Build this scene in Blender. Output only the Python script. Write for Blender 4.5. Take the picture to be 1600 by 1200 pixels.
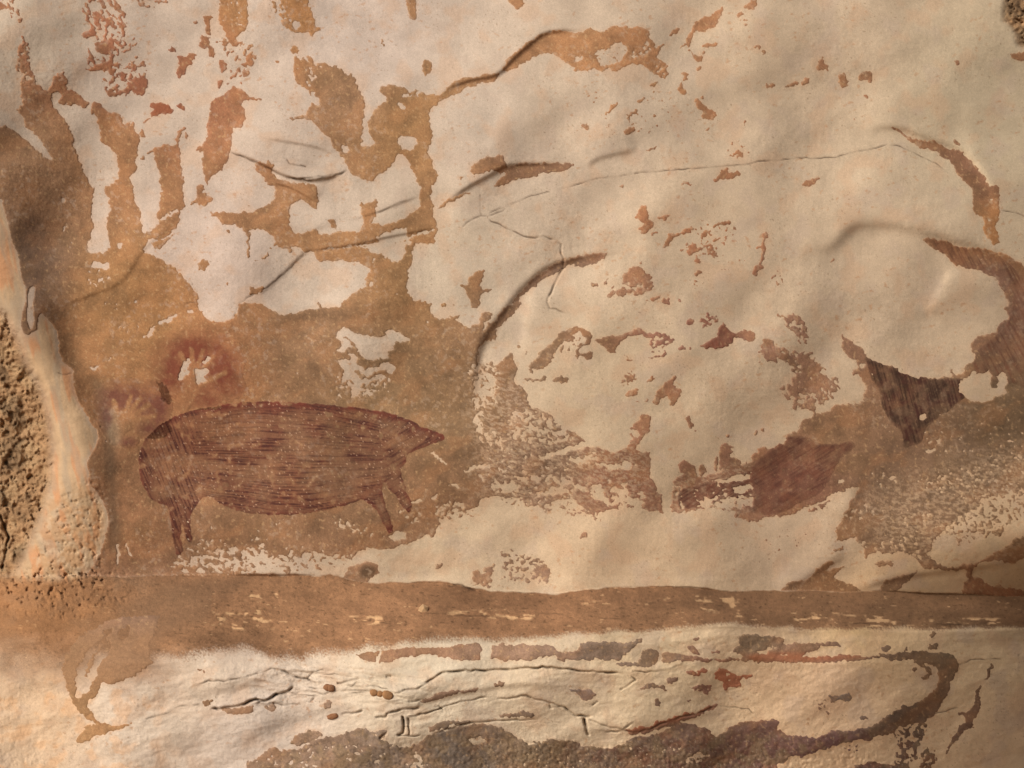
import bpy, math, random
import numpy as np

# ------------------------------------------------------------------ scene, camera, light
for o in list(bpy.data.objects):
    bpy.data.objects.remove(o, do_unlink=True)
scene = bpy.context.scene
COL = scene.collection
S = 0.0028            # metres per photograph pixel on the wall plane
D = 5.6               # camera to wall distance
ZC = 2.30             # camera height above the cave floor
SUN_DIR = (-0.58, -0.70, 0.45)      # from the wall towards the light
SUN_STRENGTH = 3.2
SUN_ANGLE = 34.0
SKY_STRENGTH = 0.05
EXPOSURE = 0.27

cam_d = bpy.data.cameras.new('camera')
cam_d.sensor_width = 36.0
cam_d.lens = 36.0 * D / (1600 * S)
cam_d.clip_end = 500
cam = bpy.data.objects.new('camera', cam_d)
cam.location = (0, -D, ZC)
cam.rotation_euler = (math.radians(90), 0, 0)
COL.objects.link(cam)
scene.camera = cam

_l = math.sqrt(sum(c * c for c in SUN_DIR))
sd = tuple(c / _l for c in SUN_DIR)
world = bpy.data.worlds.new('World')
scene.world = world
world.use_nodes = True
wn = world.node_tree.nodes
wl = world.node_tree.links
wn.clear()
sky = wn.new('ShaderNodeTexSky')
sky.sky_type = 'NISHITA'
sky.sun_disc = False
sky.sun_elevation = math.asin(sd[2])
sky.sun_rotation = math.atan2(sd[0], sd[1])
sky.air_density = 1.0
sky.dust_density = 4.0
bg = wn.new('ShaderNodeBackground')
bg.inputs['Strength'].default_value = SKY_STRENGTH
wo = wn.new('ShaderNodeOutputWorld')
wl.new(sky.outputs[0], bg.inputs[0])
wl.new(bg.outputs[0], wo.inputs[0])

sun_d = bpy.data.lights.new('sun', 'SUN')
sun_d.energy = SUN_STRENGTH
sun_d.angle = math.radians(SUN_ANGLE)
sun_d.color = (1.0, 0.955, 0.90)
sun = bpy.data.objects.new('sun', sun_d)
from mathutils import Vector
sun.rotation_euler = Vector(sd).to_track_quat('Z', 'Y').to_euler()
sun.location = (-6, -6, 8)
COL.objects.link(sun)

vs = scene.view_settings
vs.view_transform = 'Standard'
vs.look = 'None'
vs.gamma = 1.0
vs.exposure = EXPOSURE
vs.use_curve_mapping = False

# ------------------------------------------------------------------ noise helpers
_lat = {}
def lattice(seed):
    if seed not in _lat:
        a = np.random.RandomState(seed).rand(256, 256) * 2 * np.pi
        _lat[seed] = (np.cos(a).astype(np.float32).ravel(), np.sin(a).astype(np.float32).ravel())
    return _lat[seed]

def noise1(x, y, seed):
    """gradient noise, about 0..1"""
    C, Sn = lattice(seed)
    xi = np.floor(x); yi = np.floor(y)
    fx = (x - xi).astype(np.float32); fy = (y - yi).astype(np.float32)
    u = fx * fx * fx * (fx * (fx * 6 - 15) + 10); v = fy * fy * fy * (fy * (fy * 6 - 15) + 10)
    xi = xi.astype(np.int32) & 255; yi = (yi.astype(np.int32) & 255) << 8
    x1 = (xi + 1) & 255; y1 = (yi + 256) & 65535
    k = yi + xi; a = C[k] * fx + Sn[k] * fy
    k = yi + x1; a += u * (C[k] * (fx - 1) + Sn[k] * fy - a)
    k = y1 + xi; b = C[k] * fx + Sn[k] * (fy - 1)
    k = y1 + x1; b += u * (C[k] * (fx - 1) + Sn[k] * (fy - 1) - b)
    return 0.5 + 0.85 * (a + v * (b - a))

def fbm(x, y, scale, seed, octaves=3, angle=0.0, aniso=1.0, gain=0.5):
    """fractal noise, about 0..1; scale = wavelength in px, stretched by aniso along angle (degrees, y down)"""
    ca, sa = math.cos(math.radians(angle)), math.sin(math.radians(angle))
    u = ((x * ca + y * sa) / (scale * aniso)).astype(np.float32)
    v = ((-x * sa + y * ca) / scale).astype(np.float32)
    t = 0; amp = 1.0; tot = 0
    for o in range(octaves):
        t = t + amp * noise1(u + 17.3 * o, v + 9.7 * o, seed + o)
        tot += amp * (1 if o == 0 else 0.6); amp *= gain
        u, v = 1.64 * u + 1.20 * v, -1.20 * u + 1.64 * v
    return 0.5 + (t - 0.5 * sum(gain ** o for o in range(octaves))) / tot

def uniformise(n):
    s = np.sort(n.ravel()[:: max(1, n.size // 4000)])
    return np.interp(n, s, np.linspace(0, 1, len(s))).astype(np.float32)

def sstep(a, b, x):
    t = np.clip((x - a) / (b - a), 0, 1)
    return t * t * (3 - 2 * t)

def lin(c):
    c = np.asarray(c, dtype=np.float32) / 255.0
    return np.where(c <= 0.04045, c / 12.92, ((c + 0.055) / 1.055) ** 2.4).astype(np.float32)

# ------------------------------------------------------------------ raster of the flaked crust (1 px cells)
X0, Y0, X1, Y1 = -70, -60, 1670, 1260
W, HH = X1 - X0, Y1 - Y0
RX, RY = np.meshgrid(np.arange(W, dtype=np.float32) + X0 + 0.5, np.arange(HH, dtype=np.float32) + Y0 + 0.5)

def P(tile, s):
    """points written per 400x300 tile at four times size; tile 'g' = photograph pixels"""
    pts = [tuple(float(v) for v in p.split(',')) for p in s.split()]
    if tile == 'g':
        return pts
    ox, oy = 400 * int(tile[0]), 300 * int(tile[1])
    return [(ox + x / 4.0, oy + y / 4.0) for x, y in pts]

def bbox_idx(pts, pad=0):
    xs_ = [p[0] for p in pts]; ys_ = [p[1] for p in pts]
    i0 = max(0, int(min(xs_) - X0 - pad)); i1 = min(W, int(max(xs_) - X0 + pad) + 2)
    j0 = max(0, int(min(ys_) - Y0 - pad)); j1 = min(HH, int(max(ys_) - Y0 + pad) + 2)
    return i0, i1, j0, j1

def fill(pts, pad=0):
    i0, i1, j0, j1 = bbox_idx(pts, pad)
    out = np.zeros((max(0, j1 - j0), max(0, i1 - i0)), dtype=bool)
    if out.size == 0:
        return out, (i0, i1, j0, j1)
    xr = RX[0, i0:i1]; yr = RY[j0:j1, 0]
    n = len(pts)
    for k in range(n):
        xa, ya = pts[k]; xb, yb = pts[(k + 1) % n]
        if ya == yb:
            continue
        rows = np.nonzero((ya > yr) != (yb > yr))[0]
        if len(rows) == 0:
            continue
        xc = (xb - xa) * (yr[rows] - ya) / (yb - ya) + xa
        out[rows] ^= (xr[None, :] < xc[:, None])
    return out, (i0, i1, j0, j1)

def blur(a, n=1):
    a = a.astype(np.float32)
    for _ in range(n):
        p = np.pad(a, 1, mode='edge')
        a = (p[:-2, 1:-1] + 2 * p[1:-1, 1:-1] + p[2:, 1:-1]) * 0.25
        p = np.pad(a, ((0, 0), (1, 1)), mode='edge')
        a = (p[:, :-2] + 2 * p[:, 1:-1] + p[:, 2:]) * 0.25
    return a

def box(a, r):
    a = a.astype(np.float32)
    for ax in (0, 1):
        p = np.pad(a, [(r + 1, r) if k == ax else (0, 0) for k in (0, 1)], mode='edge')
        c = np.cumsum(p, axis=ax, dtype=np.float64)
        n = a.shape[ax]; k = 2 * r + 1
        sl = lambda q: tuple(slice(q, q + n) if z == ax else slice(None) for z in (0, 1))
        a = ((c[sl(k)] - c[sl(0)]) / k).astype(np.float32)
    return a

mask = np.zeros((HH, W), dtype=bool)
_seed = [100]
def draw(op, tile, s):
    pts = P(tile, s)
    m, (i0, i1, j0, j1) = fill(pts)
    if m.size == 0:
        return
    if op == '+':
        mask[j0:j1, i0:i1] |= m
    else:
        mask[j0:j1, i0:i1] &= ~m

def zone(op, tile, s, cov, scale=5.0, angle=0.0, aniso=1.0, soft=6):
    """part-covered ground: '+' strews crust on bare rock, '-' strews bare flecks on crust"""
    pts = P(tile, s)
    m, (i0, i1, j0, j1) = fill(pts, pad=2 * soft)
    if m.size == 0:
        return
    w = box(box(m, soft), max(1, soft // 2))
    _seed[0] += 7
    u = uniformise(fbm(RX[j0:j1, i0:i1], RY[j0:j1, i0:i1], scale * 0.95, _seed[0], 3, angle, aniso, 0.7))
    k = u < cov * np.clip(w * 1.15, 0, 1)
    if op == '+':
        mask[j0:j1, i0:i1] |= k
    else:
        mask[j0:j1, i0:i1] &= ~k
# ------------------------------------------------------------------ outlines of the flaked crust
# the big crust sheet
draw('+', 'g', "0,285 5,325 11,345 15,362 18,378 27,394 30,410 32,432 37,444 40,450 40,470 34,490 33,510 37,521 45,524 50,519 "
     "58,515 59,497 66,490 82,507 89,520 90,535 91,550 97,565 112,576 114,583 114,600 118,615 122,628 133,645 143,663 152,672 153,685 "
     "148,700 137,718 135,725 139,738 138,755 145,762 152,770 158,782 166,795 169,808 167,825 163,840 160,855 152,868 148,880 140,892 "
     "120,915 330,925 420,905 560,880 640,862 690,845 725,800 800,790 822,792 845,791 870,781 895,779 912,792 930,800 950,798 960,796 1000,792 1007,797 1035,800 "
     "1033,772 1025,768 1024,755 1014,745 1017,732 1014,710 1015,705 1000,707 991,702 993,696 1002,687 1015,675 1017,650 1012,648 1005,647 "
     "1000,655 985,669 985,680 990,687 975,700 960,707 945,700 925,692 907,686 900,677 877,670 865,650 842,640 826,637 825,615 815,603 "
     "805,600 803,590 808,575 800,560 795,545 790,520 770,515 760,480 700,300 690,290 100,290")
# tile 0,0
draw('+', '00', "-640,600 -300,700 -80,780 0,795 60,800 120,840 180,890 240,950 310,1005 325,1010 320,985 285,930 250,870 225,835 190,808 160,798 150,740 125,700 112,675 135,660 130,600 125,550 135,510 130,455 110,440 105,380 112,340 108,315 120,280 130,235 140,225 150,250 175,270 188,300 180,340 190,400 195,450 225,480 215,520 250,535 285,570 305,570 330,500 328,480 360,460 395,452 405,480 420,500 410,530 430,570 470,570 520,610 555,640 540,680 500,670 470,640 440,660 400,655 370,640 385,600 370,575 320,580 318,620 340,670 385,725 410,740 430,790 450,850 470,920 490,990 510,1060 550,1110 585,1200 590,1240 -640,1240")
draw('+', '00', "575,640 590,625 620,650 650,680 690,700 730,705 760,740 770,790 800,765 835,760 845,800 860,840 870,880 870,930 850,980 835,1010 850,1030 840,1080 810,1110 830,1160 832,1240 655,1240 690,1160 735,1120 745,1060 725,960 700,920 650,905 625,880 640,850 620,790 600,770 610,740 595,700 570,710")
for s in ("870,850 888,800 910,855 875,860", "890,780 900,760 940,738 945,745 905,770",
          "960,925 1020,905 1080,915 1110,890 1120,865 1132,880 1120,905 1125,960 1115,985 1130,1040 1145,1110 1148,1240 1008,1240 1000,1100 985,1060 970,1000",
          "925,945 960,930 965,945 920,960", "875,985 895,970 900,985 880,1000", "1110,830 1165,785 1170,795 1120,850 1110,890 1100,870",
          "1165,800 1180,840 1172,870 1160,860",
          "1440,560 1455,545 1500,555 1540,570 1555,600 1600,615 1640,610 1640,630 1545,630 1510,650 1530,690 1540,750 1510,800 1460,810 1445,860 1450,900 1430,960 1420,1010 1370,1070 1320,1110 1290,1155 1280,1120 1270,1060 1258,1000 1280,945 1212,940 1280,900 1300,850 1300,760 1315,700 1310,660 1340,620 1400,590",
          "1385,-400 1565,-400 1545,60 1550,130 1535,190 1500,205 1475,230 1465,280 1440,285 1430,240 1410,200 1385,160 1368,120 1370,60",
          "925,655 960,640 975,655 1030,645 1060,670 1085,700 1040,705 1000,715 950,735 940,700 960,680", "1100,655 1120,645 1160,670 1165,700 1140,700",
          "1100,460 1115,400 1110,350 1140,345 1150,365 1200,335 1220,340 1210,375 1165,420 1160,460 1115,492",
          "1255,195 1265,220 1320,235 1300,280 1260,305 1250,290 1262,260", "1295,290 1325,285 1350,330 1345,360 1310,350",
          "1375,360 1395,390 1425,405 1420,425 1380,465 1370,430 1378,400", "1205,135 1225,130 1235,155 1215,165",
          "1262,90 1300,100 1325,110 1310,130 1312,210 1295,220 1290,150", "1355,510 1375,490 1397,500 1390,530 1360,550",
          "1055,320 1075,290 1095,300 1098,330 1080,332", "1530,380 1560,330 1585,320 1580,370 1550,410 1525,420", "1520,450 1555,440 1545,480 1530,485",
          "830,530 870,480 905,460 918,500 912,570 880,600 845,600 835,570 780,585 690,610 680,590 740,570",
          "500,430 560,435 600,400 650,390 700,385 710,400 650,420 590,450 540,440", "505,30 530,70 560,110 580,150 600,190 570,230 545,245 515,220 520,195 560,185 570,165 530,100 510,60",
          "670,390 710,385 700,410 680,415", "600,270 650,240 690,260 700,310 690,350 650,330 610,300", "0,10 40,40 50,55 0,60 -100,40"):
    draw('+', '00', s)
zone('+', '00', "530,20 560,-200 740,-200 790,180 770,300 720,350 690,420 560,450 530,340 600,290 590,200", 0.47, 7, 58, 2.4, 4)
zone('+', '00', "640,400 900,370 918,560 690,610 650,520", 0.42, 7, -35, 1.8, 4)
zone('+', '00', "-400,-200 60,-200 140,90 180,160 100,130 50,60 -400,70", 0.28, 6, 60, 2, 4)
zone('+', '00', "1330,240 1480,260 1600,300 1590,360 1540,500 1450,520 1420,440 1500,400 1420,330", 0.32, 6, -50, 2, 4)
zone('+', '00', "820,-60 1060,-60 1040,30 940,60 830,10", 0.3, 6, 20, 2, 3)
zone('-', '00', "110,230 190,260 200,450 220,520 110,480", 0.22, 5, 60, 2, 3)
zone('-', '00', "1380,0 1560,0 1540,190 1440,280", 0.12, 4, 70, 2.5, 3)
zone('+', '00', "820,240 870,230 850,300 780,350 740,370", 0.4, 5, -40, 3, 3)
# tile 1,0
for s in ("130,-400 300,-400 330,30 355,90 370,140 360,165 385,168 410,190 370,210 335,218 320,190 280,205 245,205 215,190 175,165 155,130 165,95 190,80 150,20",
          "205,310 235,285 265,300 255,330 225,335", "110,365 150,380 150,393 120,392",
          "240,350 260,330 290,380 320,345 345,350 380,385 430,400 500,415 540,445 575,470 600,455 630,500 640,560 665,600 680,660 675,740 665,800 660,870 655,915 700,915 740,905 742,880 715,840 698,790 705,740 740,695 800,645 825,630 815,605 785,585 770,560 785,540 840,528 900,535 950,560 1000,565 1060,575 1110,590 1140,605 1200,540 1240,510 1310,490 1400,475 1500,455 1530,440 1560,395 1640,340 1640,420 1560,437 1530,445 1490,505 1400,525 1330,545 1240,590 1150,635 1110,665 1085,700 1085,770 1105,830 1100,880 1080,930 1070,965 1100,1000 1110,1060 1135,1090 1130,1140 1110,1200 1110,1240 1010,1240 1015,1180 1000,1110 970,1040 940,985 910,960 880,975 860,1020 810,1070 760,1100 725,1135 660,1115 600,1085 570,1050 555,995 500,930 450,860 390,800 330,745 290,738 200,745 200,738 290,722 315,715 345,670 350,640 330,560 290,545 255,515 238,480 235,420"):
    draw('+', '10', s)
for s in ("230,135 265,130 270,170 245,180 230,160", "885,870 920,850 970,855 1000,880 995,920 960,940 910,925 885,900", "535,915 575,900 600,930 570,950 540,945",
          "890,655 915,650 935,670 915,688", "345,570 360,560 380,610 400,650 370,660 350,640", "655,840 700,840 742,885 740,905 655,915"):
    draw('-', '10', s)
zone('-', '10', "240,330 400,360 420,420 330,560 300,430 240,420", 0.3, 5, 55, 3, 4)
zone('-', '10', "130,60 220,100 260,190 180,170", 0.3, 5, 40, 2, 3)
zone('+', '10', "20,-60 140,-60 200,100 140,120", 0.25, 5, 50, 2, 4)
zone('-', '10', "860,540 1080,560 1100,620 900,600", 0.3, 5, 0, 2, 3)
for s in ("940,0 930,-400 1005,-400 1000,60 992,135 965,110 962,80 945,40", "1045,375 1065,365 1090,390 1102,430 1090,460 1055,468 1035,440",
          "1340,1045 1365,1015 1440,985 1500,968 1550,970 1560,1010 1558,1060 1535,1100 1515,1070 1470,1055 1460,1075 1400,1085 1360,1100 1345,1075",
          "1480,1160 1520,1120 1600,1060 1640,1040 1640,1125 1560,1150 1490,1170", "775,235 790,250 808,290 800,295", "1270,1110 1300,1100 1290,1125",
          "0,1020 30,1010 60,1030 75,1000 120,1030 100,1070 140,1120 230,1140 300,1150 380,1160 385,1240 100,1240 95,1180 60,1120 0,1060", "20,525 45,530 40,540"):
    draw('+', '10', s)
# tile 2,0
draw('+', '20', "-40,370 0,345 60,300 130,250 200,205 250,188 320,195 430,200 480,182 560,195 650,165 690,160 760,172 830,175 850,190 850,230 890,270 895,300 960,268 955,280 915,315 905,350 910,375 950,385 980,400 970,450 985,470 950,490 910,490 880,445 850,425 810,410 800,395 760,395 700,415 650,450 620,450 610,425 560,445 520,425 480,440 430,440 395,455 380,440 390,420 340,390 300,375 270,335 210,322 170,335 120,370 50,405 0,435 -40,450")
draw('-', '20', "520,320 580,310 620,280 690,260 725,290 720,330 690,370 650,400 620,410 580,420 540,395 525,360")
draw('-', '20', "390,355 430,350 440,375 400,380")
zone('+', '20', "520,300 720,260 730,330 620,420 530,400", 0.16, 3.5, 0, 1.2, 3)
zone('-', '20', "730,330 800,310 850,250 880,300 840,350 760,370", 0.5, 5, 0, 1.3, 4)
zone('-', '20', "880,390 980,390 970,480 900,480", 0.35, 4, 0, 1.3, 3)
for s in ("0,-400 85,-400 80,20 45,60 5,40 -30,0",
          "1310,40 1325,60 1305,100 1270,160 1200,200 1150,195 1130,230 1110,260 1105,300 1130,335 1180,350 1215,310 1210,330 1185,355 1180,385 1150,395 1140,360 1115,330 1098,290 1085,255 1110,220 1130,180 1145,140 1200,105 1270,80",
          "1180,298 1230,262 1290,265 1270,285 1220,290", "975,225 1010,180 1050,180 1030,210", "1150,430 1175,405 1182,430 1160,440", "1030,320 1060,280 1100,255 1095,270 1050,310", "870,520 905,515 890,545 870,540",
          "1055,455 1085,430 1100,470 1105,500 1070,520 1068,555 1095,590 1060,585 1018,560 1050,520 1075,500 1080,470",
          "1135,605 1165,615 1185,650 1240,685 1285,700 1270,740 1255,750 1215,745 1190,730 1200,700 1160,685 1150,640",
          "1180,605 1200,605 1195,620 1180,620", "1450,40 1490,0 1530,0 1510,65 1480,60", "1400,95 1435,70 1440,95 1410,112", "1510,285 1550,285 1560,305 1520,300", "1550,320 1580,310 1590,335 1560,340",
          "560,725 600,690 620,660 650,640 665,625 655,665 620,690 590,715", "715,755 740,710 770,670 780,690 750,730", "780,650 830,595 830,610 795,650", "700,825 730,785 770,790 775,815 740,825 730,845 710,840", "440,780 470,765 480,810 455,818",
          "-40,1050 50,1022 150,1020 240,1015 330,1020 390,1030 370,1050 300,1065 200,1085 100,1105 0,1130 -40,1140",
          "1240,1130 1290,1100 1310,1060 1350,1045 1360,1080 1440,1075 1440,1045 1445,1080 1420,1100 1370,1115 1300,1130",
          "820,940 870,925 920,915 900,935 840,945", "1385,960 1410,930 1450,965 1420,975", "670,1160 700,1145 700,1170 680,1172", "1040,1150 1160,1140 1120,1152 1060,1158",
          "1590,530 1620,530 1620,555 1595,550", "870,575 890,572 885,588", "975,562 992,565 985,578", "1440,770 1460,755 1455,790", "1205,820 1240,800 1225,835"):
    draw('+', '20', s)
zone('+', '20', "450,560 540,560 540,640 460,620", 0.2, 4, 20, 1.5, 3)
zone('+', '20', "560,740 860,560 1060,620 1050,860 560,840", 0.09, 4, -30, 1.5, 3)
zone('+', '20', "1380,60 1540,60 1520,190 1400,170", 0.14, 4, 0, 1.5, 3)
zone('+', '20', "1290,880 1450,880 1500,960 1380,1000", 0.16, 4, 0, 1.5, 3)
# tile 3,0
for s in ("305,400 320,365 340,358 345,400 380,410 385,440 360,430 310,438", "445,480 480,465 500,490 515,500 495,540 460,550 445,520", "560,480 600,445 640,445 660,475 645,520 630,490 590,500 560,510", "595,600 610,585 628,600 620,622",
          "1162,380 1190,370 1195,395 1175,410", "1155,880 1175,870 1200,900 1190,910 1160,900", "-10,530 40,520 45,535 0,555", "98,540 140,525 185,515 185,530 120,550", "195,530 230,490 258,487 255,515 220,530",
          "205,1155 240,1130 300,1110 325,1107 315,1130 270,1160 215,1168", "540,735 550,730 550,760 542,765",
          "750,798 800,800 850,825 910,870 960,880 1010,878 1060,895 1120,925 1180,940 1220,945 1228,990 1270,1010 1310,1050 1350,1110 1390,1165 1420,1210 1430,1240 1290,1240 1275,1180 1230,1140 1180,1100 1165,1040 1130,1000 1060,960 1000,930 930,915 890,880 840,840 790,815",
          "1510,340 1560,330 1800,330 2000,400 1640,380 1560,370"):
    draw('+', '30', s)
# tile 0,1 : bare rock windows in the crust
for s in ("590,-40 585,30 572,80 575,150 585,200 570,260 545,360 560,380 620,385 670,370 690,340 685,290 668,230 672,170 690,120 685,60 655,20 650,-40",
          "832,-40 840,50 870,110 885,180 895,260 930,250 1000,200 985,170 985,130 1000,80 1015,-40",
          "1115,180 1130,120 1160,90 1150,40 1140,-40 1235,-40 1225,30 1195,70 1260,85 1330,60 1320,30 1275,10 1265,-40 1700,-40 1700,60 1600,50 1540,90 1600,100 1600,130 1480,130 1400,130 1310,120 1340,150 1400,200 1470,200 1440,215 1340,195 1260,190 1200,160",
          "1110,190 1150,160 1210,160 1260,190 1340,190 1400,210 1470,200 1520,225 1550,280 1548,400 1560,430 1600,450 1700,480 1700,640 1600,620 1560,650 1500,690 1475,740 1470,790 1400,805 1330,805 1280,780 1250,740 1240,670 1210,600 1150,540 1100,480 1050,450 1000,415 950,395 910,390 900,350 920,315 950,325 960,350 1020,340 1060,290 1090,240 1115,225",
          "560,1110 610,1085 680,1050 770,1000 890,915 940,850 960,840 970,830 1040,790 1110,760 1110,780 1050,810 960,845 955,895 900,910 830,960 740,1015 650,1060 600,1125",
          "1150,745 1200,735 1210,745 1170,755", "565,465 600,440 680,445 685,470 660,490 610,475", "735,325 755,320 755,350 735,360", "390,220 410,215 408,240 392,245",
          "990,165 1040,145 1100,105 1115,115 1050,155 1000,180", "920,300 1000,295 1090,235 1095,242 1020,302 930,320",
          "175,650 185,600 205,588 222,595 215,640 205,700 215,800 205,850 190,860 170,800", "1515,640 1600,635 1700,640 1700,690 1560,700 1500,700",
          "1115,1150 1130,1100 1150,1060 1175,1035 1200,1040 1205,1065 1165,1100 1190,1120 1160,1140 1145,1175 1120,1175",
          "1225,1110 1300,1110 1305,1130 1270,1160 1290,1185 1240,1200 1220,1190 1225,1150", "1255,1075 1280,1055 1300,1025 1318,1045 1290,1075", "600,950 612,955 604,965"):
    draw('-', '01', s)
for s in ("1230,450 1270,420 1310,420 1310,450 1285,470 1285,495 1240,485", "1410,240 1440,225 1445,250 1420,265", "1405,560 1430,560 1415,585", "1195,75 1225,30 1240,0 1275,10 1325,35 1290,70 1240,78"):
    draw('+', '01', s)
zone('-', '01', "540,480 690,480 690,590 540,590", 0.2, 4, 0, 2, 4)
zone('-', '01', "670,680 900,680 900,880 670,860", 0.1, 4, 0, 1, 6)
zone('-', '01', "390,40 480,40 480,320 390,320", 0.1, 4, 70, 1.5, 4)
# tile 1,1
for s in ("-40,90 0,110 70,85 120,40 125,-40 -40,-40",
          "205,140 230,70 260,50 310,55 345,95 390,105 385,40 380,-40 740,-40 750,30 740,60 690,80 650,60 655,110 665,150 675,200 650,250 590,245 520,245 460,265 410,260 385,235 330,245 290,262 240,260 215,220",
          "740,-40 1025,-40 1030,50 1025,95 960,140 880,190 800,210 730,205 725,170 745,135 755,60",
          "-40,235 0,230 60,240 100,270 128,310 120,340 80,360 50,400 0,430 -40,450",
          "-40,460 0,435 70,410 75,370 130,340 190,355 215,385 225,345 290,345 310,375 365,380 370,410 410,445 440,430 540,430 640,440 690,460 710,490 700,530 680,570 690,590 640,620 580,655 520,710 480,730 430,725 400,725 320,735 260,755 200,770 150,770 100,740 50,710 30,680 0,660 -40,660",
          "745,285 800,255 870,235 940,220 942,290 860,305 770,312", "660,345 760,325 860,320 940,310 985,295 935,340 935,370 900,430 860,435 820,420 790,390 720,375",
          "1090,-40 1100,60 1110,140 1130,200 1140,260 1110,290 1110,320 1050,325 985,325 975,380 980,440 945,500 950,570 950,640 990,680 1060,680 1100,700 1080,740 1110,780 1160,795 1230,780 1290,755 1250,790 1260,815 1330,850 1400,830 1405,760 1480,740 1540,720 1600,705 1740,640 1740,-40",
          "490,910 520,870 550,840 580,850 610,880 680,895 740,905 800,905 820,890 805,870 860,860 900,880 920,905 970,915 970,935 920,935 860,940 870,980 820,990 830,1020 810,1040 740,1050 680,1050 650,1010 620,960 590,920 550,905 560,920 600,940 600,970 570,980 560,1000 510,1005 500,990 530,970 525,930",
          "510,1050 560,1045 590,1050 580,1010 610,1005 630,1040 640,1080 690,1110 760,1090 770,1070 860,1070 870,1110 850,1135 800,1110 760,1120 700,1150 650,1140 640,1110 610,1110 650,1170 720,1160 800,1140 830,1150 800,1170 740,1175 700,1200 620,1200 600,1180 540,1170 550,1120",
          "1600,770 1540,850 1490,880 1500,920 1430,930 1400,960 1385,1020 1375,1070 1440,1080 1480,1060 1500,1080 1560,1040 1600,980 1640,960 1640,760",
          "880,625 900,635 880,640", "705,560 735,560 730,580 710,580", "1070,805 1100,815 1080,830", "730,395 750,430 735,445", "1395,890 1420,850 1470,790 1490,740 1500,745 1480,800 1430,860"):
    draw('-', '11', s)
for s in ("660,90 690,75 730,65 745,110 750,150 720,170 680,205 690,150 655,110", "445,175 480,170 505,200 500,235 470,220", "-40,590 0,600 60,590 30,620 -40,640", "385,690 405,690 415,720 400,722",
          "1275,575 1320,575 1330,530 1380,495 1420,480 1412,550 1405,605 1500,605 1410,625 1395,660 1390,720 1345,725 1335,670 1310,630 1300,600",
          "1155,690 1190,700 1195,720 1160,715", "1400,760 1480,745 1470,790 1420,850 1400,830", "1130,105 1160,75 1220,40 1280,10 1340,5 1330,15 1260,40 1200,75", "1225,700 1250,690 1240,705 1225,710"):
    draw('+', '11', s)
draw('-', '11', "365,378 450,350 560,342 660,325 760,315 860,300 940,290 1000,265 1060,238 1130,235 1130,245 1060,250 1010,275 945,302 860,316 760,328 660,338 560,352 450,362")
zone('-', '11', "1340,1070 1510,1080 1500,1260 1350,1260", 0.55, 6, 60, 1.3, 5)
zone('-', '11', "480,1150 830,1150 830,1260 560,1260", 0.3, 5, 0, 1.5, 6)
zone('-', '11', "100,900 450,980 520,1200 100,1150", 0.04, 3.5, 0, 1.2, 8)
draw('+', '11', "1440,880 1490,800 1540,730 1600,700 1660,680 1640,720 1600,770 1560,810 1500,850")
# tile 2,1
for s in ("0,690 40,640 90,590 150,530 220,480 290,440 380,410 480,385 560,375 605,382 600,400 550,430 500,450 430,468 380,468 390,445 330,470 300,490 240,520 170,560 110,610 60,650 20,690",
          "-60,760 -40,730 0,700 50,690 30,720 0,760 -30,800",
          "775,160 790,110 810,85 840,90 845,130 855,170 890,185 880,220 860,230 840,255 805,260 800,230 830,200 790,170", "860,265 910,245 915,255 880,270",
          "940,365 960,290 990,255 1020,270 1070,245 1130,215 1140,225 1110,260 1030,280 1000,300 980,330 950,345", "1250,210 1310,185 1365,175 1370,205 1310,205 1255,222", "1155,190 1200,175 1190,190", "1085,400 1100,350 1140,330 1160,350 1130,380",
          "1180,310 1190,270 1180,255 1240,245 1240,280 1220,260 1200,290", "1370,245 1385,225 1405,235",
          "1515,350 1560,330 1575,255 1590,245 1595,270 1580,320 1585,400 1560,450 1590,490 1540,490 1530,525 1500,510 1520,470 1555,440 1565,360", "1130,430 1160,415 1185,430 1170,445", "1145,510 1160,490 1180,495 1180,520 1155,530",
          "680,555 700,525 730,505 720,480 760,465 800,470 830,490 840,515 875,520 865,560 880,620 840,590 800,570 760,575 720,560", "550,575 610,535 590,570", "475,575 540,575 530,595", "840,685 880,655 940,635 880,685", "920,680 950,665 990,670 985,710 950,700", "1030,655 1070,680 1040,685", "795,430 815,430 805,455",
          "110,1090 160,1020 220,970 260,930 290,890 350,850 410,840 450,860 500,890 500,930 450,970 420,990 440,1010 500,990 510,1040 470,1050 440,1020 410,1050 390,1030 410,980 440,960 470,910 440,880 400,880 360,910 300,960 270,1000 250,1050 210,1100 170,1110",
          "510,935 560,915 600,900 650,895 690,890 740,870 790,850 820,855 830,880 900,885 960,885 980,910 880,910 810,900 760,895 700,920 670,950 650,990 660,1010 610,1005 590,980 550,960", "830,1030 920,1025 980,995 960,1030 900,1040", "670,1015 760,1045 740,1050",
          "1040,975 1070,960 1090,985 1180,960 1230,925 1280,910 1290,860 1320,815 1350,860 1390,880 1480,870 1520,890 1530,920 1490,935 1400,905 1380,940 1340,970 1300,985 1240,980 1170,970 1100,990 1060,995", "1085,800 1110,780 1140,800 1110,840 1085,825",
          "1550,960 1580,920 1640,930 1640,1060 1590,1055 1560,1010", "70,1170 220,1155 220,1180 160,1180 100,1185", "250,1175 270,1155 310,1145 350,1160 345,1200 300,1185 260,1190", "25,960 50,955 55,975 30,985", "85,1010 105,980 110,985 95,1015", "840,1190 880,1140 890,1160 860,1195", "970,1200 1000,1160 1025,1155 1010,1200 980,1220"):
    draw('+', '21', s)
zone('+', '21', "905,170 960,135 990,145 980,165 930,180", 0.7, 4, 0, 1.5, 2)
zone('+', '21', "1030,330 1180,320 1300,340 1300,400 1180,400 1090,390", 0.42, 5, -25, 2, 3)
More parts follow.
